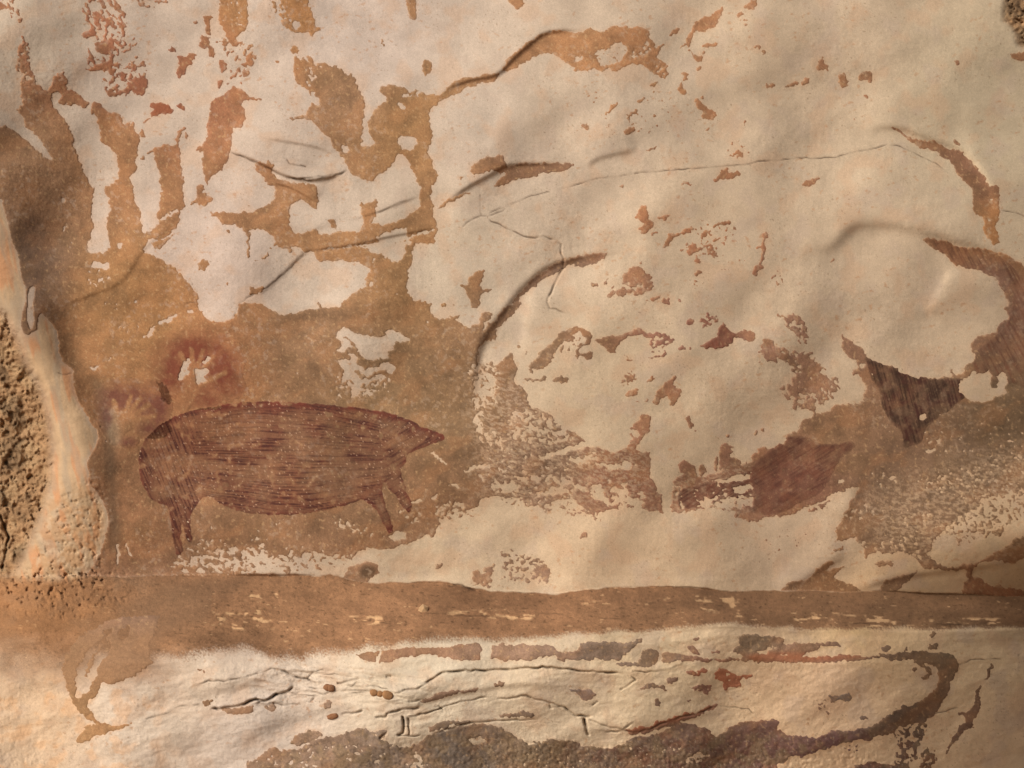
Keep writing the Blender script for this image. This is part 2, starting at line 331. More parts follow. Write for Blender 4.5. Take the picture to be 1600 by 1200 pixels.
zone('+', '21', "1130,220 1400,200 1400,340 1200,340", 0.16, 4, -20, 2, 4)
zone('+', '21', "1280,430 1440,420 1430,500 1280,490", 0.1, 3.5, 0, 1.2, 4)
zone('+', '21', "590,640 650,590 700,570 870,570 880,620 740,640 660,660", 0.62, 5, -20, 2, 3)
zone('+', '21', "860,920 1000,900 1000,950 940,960 870,950", 0.65, 4, 0, 2.2, 3)
zone('+', '21', "1160,800 1220,750 1280,780 1280,810 1200,840", 0.65, 5, 0, 1.5, 3)
zone('+', '21', "670,1160 760,1130 790,1170 740,1200 680,1190", 0.6, 5, 0, 1.5, 3)
zone('+', '21', "270,960 420,880 440,960 300,1010", 0.3, 5, -30, 1.5, 3)
zone('+', '21', "100,1070 160,1060 160,1140 100,1130", 0.4, 4, -30, 1.5, 3)
zone('+', '21', "870,960 960,960 960,1000 870,990", 0.3, 4, 0, 2, 3)
zone('+', '21', "1110,560 1200,550 1180,600 1110,600", 0.2, 4, 0, 1.2, 3)
# tile 3,1
draw('+', '31', "1285,-40 1440,-40 1450,20 1450,100 1440,170 1420,215 1450,320 1410,330 1380,290 1350,265 1355,190 1330,150 1300,140 1280,90 1285,30")
draw('+', '31', "970,290 1050,290 1110,310 1180,335 1250,350 1320,350 1400,365 1480,385 1540,420 1590,460 1700,520 2240,700 2240,1240 1470,1240 1500,1160 1480,1130 1420,1160 1390,1190 1350,1170 1380,1140 1310,1135 1280,1130 1240,1160 1200,1190 1150,1220 1050,1190 1040,1175 1090,1155 1150,1170 1140,1110 1155,1105 1160,1140 1200,1150 1240,1090 1280,1060 1290,1020 1265,960 1310,905 1380,895 1430,880 1440,830 1500,800 1505,770 1475,735 1500,710 1485,640 1445,580 1410,520 1330,490 1270,485 1225,475 1215,450 1160,455 1130,410 1085,380 1060,360 1000,335")
draw('+', '31', "455,890 480,910 520,940 590,975 610,1010 640,1040 690,1070 740,1075 800,1100 850,1140 900,1160 960,1190 1040,1200 1100,1180 1130,1250 640,1250 600,1200 570,1140 525,1150 530,1115 570,1090 560,1050 500,1040 480,990 450,960 470,930")
for s in ("580,1080 605,1070 600,1100 575,1100", "635,1115 665,1135 650,1140", "1370,160 1395,170 1385,185", "1390,35 1405,40 1398,55"):
    draw('-', '31', s)
zone('+', '31', "30,770 80,760 130,770 190,760 230,820 250,940 220,940 160,880 100,800", 0.7, 5, 55, 2, 3)
zone('+', '31', "-40,970 60,960 150,1010 250,1010 330,1080 380,1180 400,1250 120,1250 180,1180 160,1100 120,1060 60,1050 -40,1060", 0.82, 6, 30, 1.5, 4)
zone('+', '31', "400,425 430,405 435,430 410,450", 0.5, 4, 0, 1, 2)
zone('+', '31', "0,500 100,500 120,600 40,600", 0.2, 4, 0, 1.2, 4)
# tile 0,2 and 1,2
for s in ("780,990 800,1000 825,1080 815,1085", "730,1000 745,1000 740,1130 730,1130"):
    draw('-', '02', s)
zone('-', '02', "1080,1080 1300,1040 1660,1000 1660,1260 1080,1260", 0.5, 6, 10, 2, 8)
zone('-', '02', "850,870 1640,880 1640,1010 900,1000", 0.05, 4, 0, 1.2, 8)
zone('-', '02', "1160,960 1400,960 1400,1060 1160,1040", 0.2, 4, 0, 1.5, 6)
zone('-', '12', "-40,1060 200,1080 330,1060 420,1050 560,1090 640,1060 640,1260 -40,1260", 0.75, 6, 10, 2, 8)
draw('-', '12', "560,1260 600,1090 640,1050 690,1025 830,1035 915,1000 1000,985 1070,930 1100,960 1150,880 1180,840 1230,790 1300,800 1390,760 1400,720 1500,690 1600,765 1700,772 1700,1300 560,1300")
for s in ("1290,540 1420,500 1480,500 1460,520 1400,525 1300,550", "1380,570 1420,570 1420,600", "1060,420 1110,420 1160,470 1200,500 1190,510 1100,440", "1200,625 1240,620 1280,645 1260,655", "1090,710 1140,690 1140,710 1110,725", "950,750 1040,705 1035,735 970,750", "870,920 930,920 935,970 860,990 830,960",
          "1360,200 1390,195 1400,240 1365,235", "590,10 650,0 640,60 600,80"):
    draw('-', '12', s)
zone('-', '12', "1355,-40 1510,-40 1500,120 1420,190 1450,280 1560,330 1560,400 1400,360 1370,240", 0.5, 6, 50, 1.5, 3)
zone('-', '12', "1455,640 1500,600 1640,620 1640,680 1520,670", 0.8, 6, 0, 2, 3)
zone('-', '12', "1110,780 1200,735 1310,740 1270,800 1160,870", 0.6, 5, -30, 1.5, 4)
zone('-', '12', "480,840 560,850 740,930 740,960 500,890", 0.4, 5, 20, 2, 4)
zone('-', '12', "470,-20 740,-20 720,90 520,80", 0.22, 5, 0, 1.5, 6)
zone('-', '12', "860,780 1060,800 1000,870 880,840", 0.25, 5, -10, 2, 4)
zone('-', '12', "0,820 1100,830 1000,960 600,1040 0,1060", 0.06, 4, 0, 1.3, 8)
zone('-', '12', "1380,380 1640,380 1640,600 1380,560", 0.1, 4, 20, 2, 8)
zone('+', '12', "1180,780 1380,770 1360,830 1200,840", 0.25, 4, -20, 2, 3)
draw('+', '12', "550,1180 600,1130 690,1115 770,1130 770,1170 730,1200 690,1240 560,1240")
zone('+', '12', "1340,1190 1400,1160 1520,1130 1490,1160 1470,1260 1350,1260", 0.75, 5, -20, 1.5, 3)
zone('+', '12', "1080,1150 1170,1110 1180,1140 1090,1160", 0.6, 5, 0, 1.5, 2)
# tile 2,2
zone('-', '22', "0,150 260,200 400,330 380,360 200,380 -20,350", 0.5, 6, 25, 1.4, 5)
zone('-', '22', "-80,380 180,380 400,440 420,760 -80,760", 0.16, 5, 5, 2, 8)
for s in ("150,480 320,400 450,360 560,370 660,400 580,410 500,390 360,420 220,470", "590,600 605,590 612,610 600,620", "690,618 720,622 715,635 690,632"):
    draw('-', '22', s)
zone('-', '22', "370,500 480,450 560,480 640,500 700,480 790,490 740,530 640,545 540,510 440,480", 0.75, 7, 8, 2.5, 3)
zone('-', '22', "0,580 150,575 300,570 400,600 520,640 700,650 830,680 820,770 700,775 640,770 560,740 480,690 400,640 250,600 0,600", 0.72, 8, 14, 2.5, 4)
zone('-', '22', "140,690 230,650 290,640 380,670 300,690 200,705", 0.8, 6, -10, 2.5, 3)
zone('-', '22', "350,470 520,430 560,480 420,510", 0.5, 5, -10, 2, 3)
zone('-', '22', "-60,700 40,705 100,760 -60,790", 0.6, 5, 10, 2, 4)
draw('-', '22', "0,780 200,775 330,730 420,770 450,800 540,812 800,790 900,812 940,830 940,900 0,900")
zone('+', '22', "180,770 320,730 400,770 560,810 570,860 420,840 330,800 200,790", 0.35, 5, 20, 2, 4)
draw('+', '22', "380,715 430,720 480,750 530,800 500,805 450,775 400,740")
for s in ("1000,620 1040,580 1090,560 1150,570 1210,585 1240,570 1330,540 1430,510 1490,480 1495,440 1540,425 1600,405 1700,380 1700,830 1600,825 1540,860 1480,855 1400,840 1380,800 1300,780 1180,780 1090,800 1000,800 995,720 1005,660",
          "1040,490 1075,475 1140,510 1150,570 1080,570 1045,545", "1255,540 1265,460 1285,450 1280,540", "1300,500 1295,410 1320,370 1375,380 1370,430 1340,455 1400,455 1430,480 1420,520 1300,540", "1330,320 1360,320 1350,345", "1165,570 1175,520 1200,510 1230,545 1200,560"):
    draw('+', '22', s)
for s in ("1240,600 1330,590 1490,560 1480,590 1400,610 1300,615", "1390,650 1490,630 1500,650 1440,685 1390,680", "1270,635 1310,630 1310,640"):
    draw('-', '22', s)
zone('-', '22', "1150,720 1300,715 1500,690 1500,770 1200,790", 0.75, 6, -5, 2.5, 4)
zone('-', '22', "1000,640 1500,560 1500,700 1000,800", 0.14, 5, -12, 3, 4)
zone('-', '22', "1360,770 1500,760 1400,850", 0.3, 5, 0, 2, 3)
for s in ("880,120 910,50 940,10 980,-20 1010,10 1055,40 1045,90 1020,140 985,140 990,100 960,70 930,90 920,130", "705,80 740,40 790,20 780,60 730,90", "770,100 800,90 800,110", "825,105 850,100 850,120", "1085,210 1105,200 1130,240 1140,270 1110,260 1120,290 1095,270", "1140,290 1160,285 1155,305", "1500,315 1525,285 1535,310 1515,330", "1550,290 1580,280 1570,300", "415,960 440,930 465,925 460,955 430,965", "140,1160 210,1120 235,1160 230,1210 150,1210", "655,60 680,55 670,68", "190,50 205,40 200,62"):
    draw('+', '22', s)
draw('-', '22', "740,290 770,275 800,300 790,340 760,330")
zone('+', '22', "-60,1040 100,1060 200,1100 240,1140 230,1240 -60,1240", 0.35, 6, -20, 1.5, 4)
# tile 3,2
draw('+', '32', "-60,390 0,400 50,415 70,375 110,360 115,320 180,300 220,230 290,180 240,160 200,150 220,110 290,110 300,190 330,180 390,170 430,130 480,130 560,130 610,100 600,60 620,20 660,30 690,-40 1180,-40 1190,30 1220,80 1280,110 1350,115 1440,80 1490,50 1500,-40 2240,-40 2240,800 1600,820 1560,850 1480,890 1460,950 1380,950 1300,980 1200,1010 1170,1020 1150,950 1060,980 1000,1050 1030,1100 1060,1130 1150,1145 1250,1130 1340,1100 1400,1060 1480,1020 1540,970 1700,930 2240,900 2240,1080 1600,1090 1540,1130 1480,1120 1420,1100 1330,1110 1290,1150 1270,1210 1240,1210 1240,1160 1130,1165 1060,1160 950,1140 930,1090 870,1060 800,1050 720,1070 690,1035 640,1055 620,1100 600,1080 600,1030 560,1000 550,955 510,960 470,985 430,980 420,910 450,870 480,800 530,710 580,640 540,645 460,670 380,700 300,750 240,760 180,800 100,830 60,825 0,820 -60,830")
draw('-', '32', "1195,10 1218,-40 1262,-50 1285,-82 1330,-45 1378,-96 1402,-50 1432,-58 1470,-72 1500,-15 1482,22 1488,45 1440,72 1405,82 1352,116 1310,98 1270,112 1232,84 1210,50")
draw('+', '32', "1400,-60 1440,-50 1430,20 1390,30")
zone('-', '32', "1060,940 1170,850 1280,780 1330,720 1500,680 1900,650 1900,800 1480,880 1380,950 1160,1030 1000,1080 1040,990", 0.64, 5.5, 0, 1.15, 4)
zone('-', '32', "940,560 1640,420 1900,420 1900,680 1200,740 960,650", 0.24, 4.5, 10, 1.3, 8)
zone('-', '32', "960,180 1900,150 1900,480 960,430", 0.07, 5, 0, 1.2, 8)
zone('-', '32', "470,720 640,740 700,800 480,900", 0.28, 5, -20, 1.5, 5)
zone('-', '32', "660,540 820,540 840,680 660,680", 0.2, 4.5, 0, 1.3, 5)
zone('-', '32', "700,760 1080,760 1060,1000 840,900 700,880", 0.1, 5, 0, 1.3, 6)
zone('-', '32', "540,960 1000,930 1000,1100 560,1040", 0.22, 5, 20, 1.5, 5)
zone('-', '32', "1480,820 1900,820 1900,960 1480,960", 0.15, 5, -20, 1.5, 5)
for s in ("945,205 965,185 990,185 985,225 965,235 948,225", "990,370 1020,345 1030,350 1005,375", "990,410 1050,400 1050,425 1000,435", "1050,350 1075,345 1075,375 1055,375", "1095,400 1125,420 1110,420", "750,580 790,575 795,600 760,605", "1080,300 1095,295 1090,310", "430,625 455,600 490,605 460,625",
          "1300,410 1315,400 1310,420", "1190,345 1210,350 1200,358", "1440,385 1460,380 1455,400", "1490,350 1535,350 1510,365", "900,810 920,805 915,825", "980,820 1005,825 1000,840"):
    draw('-', '32', s)
zone('+', '32', "80,40 130,-20 250,-40 430,-40 440,40 330,140 290,110 200,150 130,110", 0.62, 6, 20, 1.4, 4)
zone('+', '32', "180,800 300,750 380,700 370,790 260,800", 0.4, 5, -20, 1.5, 3)
for s in ("670,1120 720,1100 790,1110 780,1140 700,1135", "400,1030 470,1015 475,1035 420,1050", "240,1240 300,1150 400,1100 415,1115 350,1170 400,1160 500,1130 430,1180 380,1260 240,1260"):
    draw('+', '32', s)
zone('+', '32', "0,900 270,880 280,1000 60,1080 0,1100", 0.09, 3.5, 0, 1.1, 5)
# row 3 : below the ledge
draw('+', 'g', "240,1035 222,1048 190,1064 175,1068 160,1067 153,1078 150,1088 138,1095 137,1105 145,1118 155,1128 160,1132 180,1134 200,1131 215,1127 195,1136 160,1147 135,1158 120,1160 122,1150 130,1140 143,1132 150,1130 133,1122 125,1112 117,1103 112,1090 104,1075 103,1065 95,1045 108,1010 140,985 170,970 210,962 250,960 240,985 242,990 232,1010 238,1015 232,1030")
draw('-', 'g', "118,1060 120,1045 128,1030 140,1013 155,1003 165,993 160,985 172,980 175,987 165,1000 175,1000 175,1010 172,1020 163,1028 153,1045 150,1058 143,1065 138,1080 130,1088 123,1095 118,1085")
draw('-', 'g', "185,990 190,982 200,977 204,985 200,995 190,1001")
draw('+', 'g', "133,1050 140,1035 150,1018 160,1005 162,1008 150,1025 142,1042 136,1058")
for s in ("610,490 680,480 770,470 850,455 950,445 1100,445 1200,450 1280,430 1390,415 1410,440 1410,520 1300,532 1230,520 1150,495 1080,490 1000,500 920,515 850,530 770,545 700,530 640,510", "1475,430 1600,430 1640,435 1640,525 1600,525 1470,520",
          "1005,790 1060,760 1150,730 1250,715 1400,702 1370,725 1250,735 1150,770 1070,795", "1475,680 1520,660 1560,658 1550,690 1490,695", "1520,865 1600,862 1640,866 1640,885 1530,885", "1085,945 1150,910 1280,905 1350,895 1330,915 1230,930 1140,965 1090,975", "215,1040 270,980 370,960 415,985 380,1010 330,1040 250,1060",
          "-60,1170 0,1140 80,1080 150,1075 250,1090 330,1050 440,1000 520,1000 600,965 680,950 720,975 820,960 800,1000 760,1020 860,1040 900,1070 1000,1050 1080,1000 1180,960 1350,925 1460,925 1560,960 1600,985 1660,1040 1660,1700 -60,1700",
          "50,815 110,800 135,815 110,840 70,840", "415,800 450,770 480,790 470,830 430,835"):
    draw('+', '13', s)
draw('-', '13', "1320,1020 1400,1005 1450,1025 1420,1045 1350,1050")
draw('-', '13', "770,470 790,470 775,530 760,545 755,530")
zone('-', '13', "980,1100 1060,1140 1060,1260 960,1200", 0.6, 6, 0, 1.5, 4)
zone('-', '13', "-60,1120 900,1000 950,1260 -60,1260", 0.12, 6, -15, 2.5, 8)
draw('+', '03', "1380,830 1480,825 1560,805 1590,800 1590,850 1500,870 1400,855")
draw('+', '03', "1232,590 1285,588 1285,602 1240,602")
draw('+', '03', "1255,790 1300,768 1325,772 1320,800 1280,815")
for s in ("-40,440 60,425 200,435 260,440 290,470 350,475 410,465 430,420 480,412 640,412 700,420 760,410 790,390 835,392 800,410 760,450 700,490 670,530 610,525 540,520 440,525 350,530 300,525 260,500 160,500 140,530 60,530 -40,525", "640,545 720,540 800,545 815,470 870,450 910,460 920,510 900,540 860,570 800,570 700,570", "930,490 970,475 1030,485 1080,500 1150,505 1240,520 1300,520 1420,520 1420,530 1300,535 1100,530 1000,540 940,545",
          "1095,440 1130,430 1150,470 1190,500 1160,500 1110,465", "1125,390 1160,375 1165,395 1140,415", "1375,470 1420,430 1420,380 1500,365 1600,375 1700,390 1680,440 1600,450 1560,465 1500,480 1440,500 1400,480", "1430,510 1500,480 1640,490 1640,540 1560,540 1430,530", "345,710 440,705 500,710 530,740 510,770 440,780 420,740",
          "780,710 830,680 890,668 940,680 980,715 920,705 860,700", "960,660 1010,630 1050,630 1030,655 980,675", "1070,605 1150,590 1200,570 1240,590 1190,610 1180,630 1110,615", "1260,610 1290,580 1340,585 1380,610 1500,625 1500,640 1440,650 1420,690 1320,715 1330,660 1270,650", "1110,710 1180,680 1240,670 1250,700 1220,740 1180,720", "895,770 920,760 935,820 900,815", "-40,866 60,850 140,850 130,880 60,885 -40,885", "1060,760 1090,780 1150,770 1100,790",
          "-60,1015 60,1020 100,1055 160,1030 260,1025 400,1035 430,1065 540,1065 600,1085 680,1050 760,1010 850,1000 950,970 1040,920 1150,930 1230,960 1270,1010 1360,950 1450,910 1550,905 1660,900 1660,1700 -60,1700", "1250,470 1300,465 1290,480 1255,485", "700,965 800,950 920,910 1080,860 1180,840 1285,800 1295,815 1170,870 1100,900 960,945 820,985 740,985"):
    draw('+', '23', s)
zone('-', '23', "1050,1160 1150,1110 1250,1120 1180,1160 1080,1190", 0.7, 6, -15, 2, 3)
zone('-', '23', "700,1060 1200,1040 1200,1180 700,1180", 0.12, 4.5, 0, 1.3, 6)
zone('-', '23', "0,1050 500,1100 600,1260 0,1260", 0.1, 4.5, 0, 1.3, 6)
draw('+', '33', "-60,970 50,960 150,1000 250,1000 320,1020 390,965 500,970 600,950 680,920 740,880 820,830 860,790 870,810 950,790 1000,750 1060,690 1060,560 1000,550 960,560 880,520 780,530 700,510 700,490 780,485 900,470 990,470 1040,480 1100,480 1170,490 1185,530 1180,600 1140,660 1120,760 1080,800 1040,870 970,910 900,920 830,940 790,980 700,1000 620,1030 560,1020 450,1050 330,1090 220,1130 150,1130 100,1170 60,1160 0,1200 -60,1230")
draw('-', '33', "1095,650 1120,590 1118,650")
for s in ("960,560 1020,570 1025,620 980,645 960,630 1000,610", "895,590 920,560 935,590 910,605", "540,1190 640,1165 760,1175 860,1195 860,1700 540,1700", "1345,655 1390,550 1412,560 1390,610 1355,660",
          "1100,1110 1150,1020 1180,960 1240,910 1215,870 1185,855 1270,845 1290,780 1300,720 1340,675 1320,730 1330,810 1310,870 1270,950 1210,990 1160,1050 1115,1110", "0,470 100,430 160,420 300,420 440,415 465,430 440,445 320,440 300,470 200,490 60,490 0,495", "0,520 60,500 180,495 300,500 420,500 480,490 620,505 700,505 600,525 450,535 300,540 150,540 0,535", "705,455 740,435 770,450 740,475", "1005,370 1035,345 1060,370 1030,388", "835,460 870,440 880,455 850,465", "385,745 430,740 520,735 530,770 480,780 400,780", "560,885 600,870 630,880 600,905", "0,910 40,900 55,930 0,940", "1000,430 1010,405 1020,440 1060,420 1075,460 990,465", "515,585 530,580 530,595",
          "40,110 100,60 180,30 280,20 400,0 460,30 520,50 570,80 580,120", "680,100 740,30 860,-10 930,-40 900,10 840,60 790,110", "1210,110 1230,40 1260,5 1320,10 1370,50 1400,70 1440,50 1480,75 1540,75 1640,100 2000,110 2000,150 1300,140"):
    draw('+', '33', s)
zone('+', '33', "770,990 900,940 1000,900 980,1000 900,1170 850,1260 800,1150 830,1060", 0.55, 6, 60, 1.6, 4)
zone('+', '33', "920,1260 960,1120 1020,1065 1040,1080 1050,1150 1000,1260", 0.65, 6, -50, 1.8, 3)
zone('+', '33', "300,780 380,760 420,860 380,900 300,830", 0.2, 4, 0, 1.2, 3)
zone('+', '33', "460,1050 560,1040 560,1110 480,1110", 0.2, 4, 0, 1.2, 3)
zone('-', '23', "1150,600 1460,600 1440,740 1120,720", 0.16, 5, 0, 1.3, 4)
# beyond the frame the crust goes on in loose patches
_out = np.maximum.reduce([-RX, RX - 1600, -RY, RY - 1200])
_u = uniformise(fbm(RX[::2, ::2], RY[::2, ::2], 60, 900, 4))
_u = np.repeat(np.repeat(_u, 2, 0), 2, 1)[:HH, :W]
mask |= (_out > 14) & (_u < 0.3)
# ragged edges: look the outlines up through a small warp, then soften to a sub-pixel contour
wx = (fbm(RX, RY, 15, 301, 2) - 0.5) * 6.0 + (fbm(RX, RY, 5.5, 311, 2, 0, 1, 0.7) - 0.5) * 5.5
wy = (fbm(RX, RY, 15, 321, 2) - 0.5) * 6.0 + (fbm(RX, RY, 5.5, 331, 2, 0, 1, 0.7) - 0.5) * 5.5
jj = np.clip(np.rint(RY - Y0 - 0.5 + wy).astype(np.int32), 0, HH - 1)
ii = np.clip(np.rint(RX - X0 - 0.5 + wx).astype(np.int32), 0, W - 1)
mask = mask[jj, ii]
# pin-head flecks of bare rock all over the crust, and of crust on the bare rock
_f = fbm(RX, RY, 3.8, 411, 2, 0, 1, 0.6); _g = fbm(RX, RY, 60, 421, 2)
mask &= ~(_f > 0.94 - 0.17 * sstep(0.45, 0.75, _g))
mask |= (_f < 0.05 + 0.10 * sstep(0.5, 0.75, fbm(RX, RY, 80, 441, 2))) & (RY < 905)
# the ledge and what the crust must not cover
LT = "-160,908 0,906 100,904 240,901 400,900 450,900 530,902 545,907 570,913 590,915 640,913 690,913 720,915 745,924 800,925 850,928 880,929 900,925 920,922 960,920 1000,918 1050,917 1090,918 1110,924 1130,926 1200,924 1300,925 1400,927 1500,929 1600,931 1760,934"
LB = "-160,1050 0,1046 90,1044 150,1040 240,1033 300,1022 400,1020 430,1028 460,1031 500,1028 540,1022 600,1012 660,1005 700,1001 760,999 800,998 850,996 900,993 960,988 1010,984 1100,980 1200,979 1250,982 1300,983 1400,984 1500,985 1550,982 1600,980 1760,976"
LT = np.array(P('g', LT)); LB = np.array(P('g', LB))
def ytop(x): return np.interp(x, LT[:, 0], LT[:, 1]) + (fbm(x, x * 0 + 3.3, 90, 501, 1) - 0.5) * 6
def ybot(x): return np.interp(x, LB[:, 0], LB[:, 1]) + (fbm(x, x * 0 + 7.7, 120, 511, 1) - 0.5) * 8
_yt = ytop(RX[:1])[0]; _yb = ybot(RX[:1])[0]
on_ledge = (RY > _yt[None, :] - 1) & (RY < _yb[None, :] - 1)
mask &= ~(on_ledge & (RX > 250))
mask &= ~(on_ledge & (RX <= 250) & (RY < 962 + (RX < 110) * 60))
COLUMN = P('g', "-160,250 0,318 5,325 11,345 15,362 18,378 27,394 30,410 32,432 37,444 40,450 40,470 34,490 33,510 37,521 45,524 50,519 58,515 59,497 66,490 82,507 89,520 90,535 91,550 97,565 112,576 114,583 114,600 118,615 122,628 133,645 143,663 152,672 153,685 148,700 137,718 135,725 139,738 138,755 145,762 152,770 158,782 166,795 169,808 167,825 163,840 160,855 152,868 148,880 140,892 120,906 20,906 40,870 55,830 72,790 82,750 84,700 78,650 68,615 60,600 40,560 25,520 8,490 -30,460 -160,420")
PITTED = P('g', "-160,420 -30,460 8,490 25,520 40,560 60,600 68,615 78,650 84,700 82,750 72,790 55,830 40,870 20,906 -160,908")
PIT2 = P('g', "1562,-120 1570,0 1568,30 1580,42 1588,55 1590,72 1610,78 1760,90 1760,-120")
m0, (a0, a1, b0, b1) = fill(PITTED); mask[b0:b1, a0:a1] &= ~m0
m0, (a0, a1, b0, b1) = fill(COLUMN); mask[b0:b1, a0:a1] &= ~m0
m0, (a0, a1, b0, b1) = fill(PIT2); mask[b0:b1, a0:a1] &= ~m0
# brown drip arms that hang over the pale column
draw('+', 'g', "37,430 45,440 62,440 60,470 58,515 50,519 45,524 37,521 33,510 34,490 40,470 40,450")
draw('-', 'g', "43,462 46,450 51,447 55,449 54,460 51,475 53,500 51,512 47,515 42,500")
F = blur(mask, 1)

# ------------------------------------------------------------------ connected pieces of crust (runs + union-find)
def components(m):
    par = []
    def find(a):
        while par[a] != a:
            par[a] = par[par[a]]; a = par[a]
        return a
    runs = []; prev = []
    for j in range(m.shape[0]):
        d = np.diff(np.concatenate(([0], m[j].view(np.int8), [0])))
        st = np.nonzero(d == 1)[0]; en = np.nonzero(d == -1)[0]
        cur = []; k = 0
        for s_, e_ in zip(st.tolist(), en.tolist()):
            r = len(par); par.append(r)
            while k < len(prev) and prev[k][1] < s_: k += 1
            q = k
            while q < len(prev) and prev[q][0] <= e_:
                a, b = find(r), find(prev[q][2])
                if a != b: par[max(a, b)] = min(a, b)
                q += 1
            cur.append((s_, e_, r)); runs.append((j, s_, e_, r))
        prev = cur
    lab = np.zeros(m.shape, dtype=np.int32); ids = {}
    for j, s_, e_, r in runs:
        t = find(r)
        if t not in ids: ids[t] = len(ids) + 1
        lab[j, s_:e_] = ids[t]
    return lab, len(ids)
LAB, NLAB = components(F > 0.42)

# ------------------------------------------------------------------ the mesh grid (photograph pixels)
STEP = 1.45
def axis(lo, hi, flo, fhi, r0, r1):
    mid = np.arange(lo, hi + 0.01, STEP)
    a = np.concatenate([np.linspace(flo, r0, 8, endpoint=False), np.arange(r0, lo - 4, 8.0)])
    b = np.concatenate([np.arange(hi + 8, r1, 8.0), np.linspace(r1, fhi, 8)])
    return np.concatenate([a, mid, b]).astype(np.float32)
gx = axis(-14.0, 1614.0, -900, 2500, -64, 1664)
gy = axis(-12.0, 1212.0, -700, 1440, -54, 1254)
NX, NY = len(gx), len(gy)
GX, GY = np.meshgrid(gx, gy)

# noise on the grid: long waves are worked out on every n-th node and interpolated
_up = {}
def upgrid(k):
    if k not in _up:
        ax = []
        for g in (gx, gy):
            idx = np.unique(np.concatenate([np.arange(0, len(g), k), [len(g) - 1]]))
            lo = np.clip(np.searchsorted(idx, np.arange(len(g)), side='right') - 1, 0, len(idx) - 2)
            f = (np.arange(len(g)) - idx[lo]) / (idx[lo + 1] - idx[lo])
            ax.append((idx, lo, f.astype(np.float32)))
        _up[k] = ax
    return _up[k]
def upsample(a, k):
    (ix, lx, fx), (iy, ly, fy) = upgrid(k)
    sh = (slice(None), None) if a.ndim == 2 else (slice(None), None, None)
    r = a[ly] + (a[ly + 1] - a[ly]) * fy[sh]
    fx_ = fx[None, :] if a.ndim == 2 else fx[None, :, None]
    return r[:, lx] + (r[:, lx + 1] - r[:, lx]) * fx_
_fbm = fbm
def fbm(x, y, scale, seed, octaves=3, angle=0.0, aniso=1.0, gain=0.5):
    if x is not GX or y is not GY:
        return _fbm(x, y, scale, seed, octaves, angle, aniso, gain)
    k = int(scale / 2.03 ** (octaves - 1) / 4.5 / STEP)
    if k < 2:
        return _fbm(x, y, scale, seed, octaves, angle, aniso, gain)
    k = min(k, 8)
    (ix, _, _), (iy, _, _) = upgrid(k)
    return upsample(_fbm(GX[np.ix_(iy, ix)], GY[np.ix_(iy, ix)], scale, seed, octaves, angle, aniso, gain), k)

def samp(a):
    """bilinear lookup of a raster at the grid nodes"""
    fx = np.clip(gx - X0 - 0.5, 0, W - 1.001); fy = np.clip(gy - Y0 - 0.5, 0, HH - 1.001)
    xi = fx.astype(np.int32); yi = fy.astype(np.int32)
    u = (fx - xi)[None, :]; v = (fy - yi)[:, None]
    A = a[np.ix_(yi, xi)]; B = a[np.ix_(yi, xi + 1)]; C = a[np.ix_(yi + 1, xi)]; E = a[np.ix_(yi + 1, xi + 1)]
    return (A * (1 - u) + B * u) * (1 - v) + (C * (1 - u) + E * u) * v

def soft(pts, r):
    """softened inside/outside of an outline, at the nodes"""
    f, (i0, i1, j0, j1) = fill(pts, pad=2 * r + 3)
    if r > 0: f = box(box(f, r), r)
    out_ = np.zeros((NY, NX), np.float32)
    a0, a1 = np.searchsorted(gx, [i0 + X0 + 0.5, i1 + X0 - 0.6]); b0, b1 = np.searchsorted(gy, [j0 + Y0 + 0.5, j1 + Y0 - 0.6])
    if i0 == 0: a0 = 0
    if j0 == 0: b0 = 0
    if i1 == W: a1 = NX
    if j1 == HH: b1 = NY
    f = f.astype(np.float32)
    fx = np.clip(gx[a0:a1] - X0 - 0.5 - i0, 0, f.shape[1] - 1.001); fy = np.clip(gy[b0:b1] - Y0 - 0.5 - j0, 0, f.shape[0] - 1.001)
    xi = fx.astype(np.int32); yi = fy.astype(np.int32); u = (fx - xi)[None, :]; v = (fy - yi)[:, None]
    out_[b0:b1, a0:a1] = (f[np.ix_(yi, xi)] * (1 - u) + f[np.ix_(yi, xi + 1)] * u) * (1 - v) + (f[np.ix_(yi + 1, xi)] * (1 - u) + f[np.ix_(yi + 1, xi + 1)] * u) * v
    return out_

# ------------------------------------------------------------------ relief, metres towards the camera
Hf = np.zeros((NY, NX), dtype=np.float32)
xr = (GX - 800) / 800.0; yr = (GY - 600) / 600.0
# the wall bows: it turns away from the cave mouth towards the right and leans out at the top left, shaped to dim both
_q = np.clip(xr + 0.35, 0, 1.6)
Hf += -0.36 * _q ** 2 - 0.9 * np.clip(xr - 1.25, 0, 3) + 0.10 * np.clip(-xr - 0.45, 0, 0.8) ** 2 + 0.26 * sstep(0.0, 0.9, -xr - 0.6 * yr - 0.95)
_lowr = sstep(820, 1010, GY) * (0.22 * np.clip((GX - 880) / 720.0, 0, 1.6) ** 2 + 0.48 * np.clip((GX - 1310) / 290.0, 0, 1.6) ** 2)
Hf += -0.20 * np.clip(yr, -1.3, 0.5) ** 2
Hf -= _lowr + 0.10 * sstep(1040, 1300, GY) * sstep(1000, 1700, GX)
Hf += 0.13 * (fbm(GX, GY, 280, 601, 2) - 0.5) + 0.042 * (fbm(GX, GY, 120, 611, 2, -28, 1.7) - 0.5)
Hf += 0.0042 * (fbm(GX, GY, 46, 621, 2, -25, 1.6) - 0.5)
_calm = sstep(0.35, 0.65, fbm(GX, GY, 150, 651, 2))
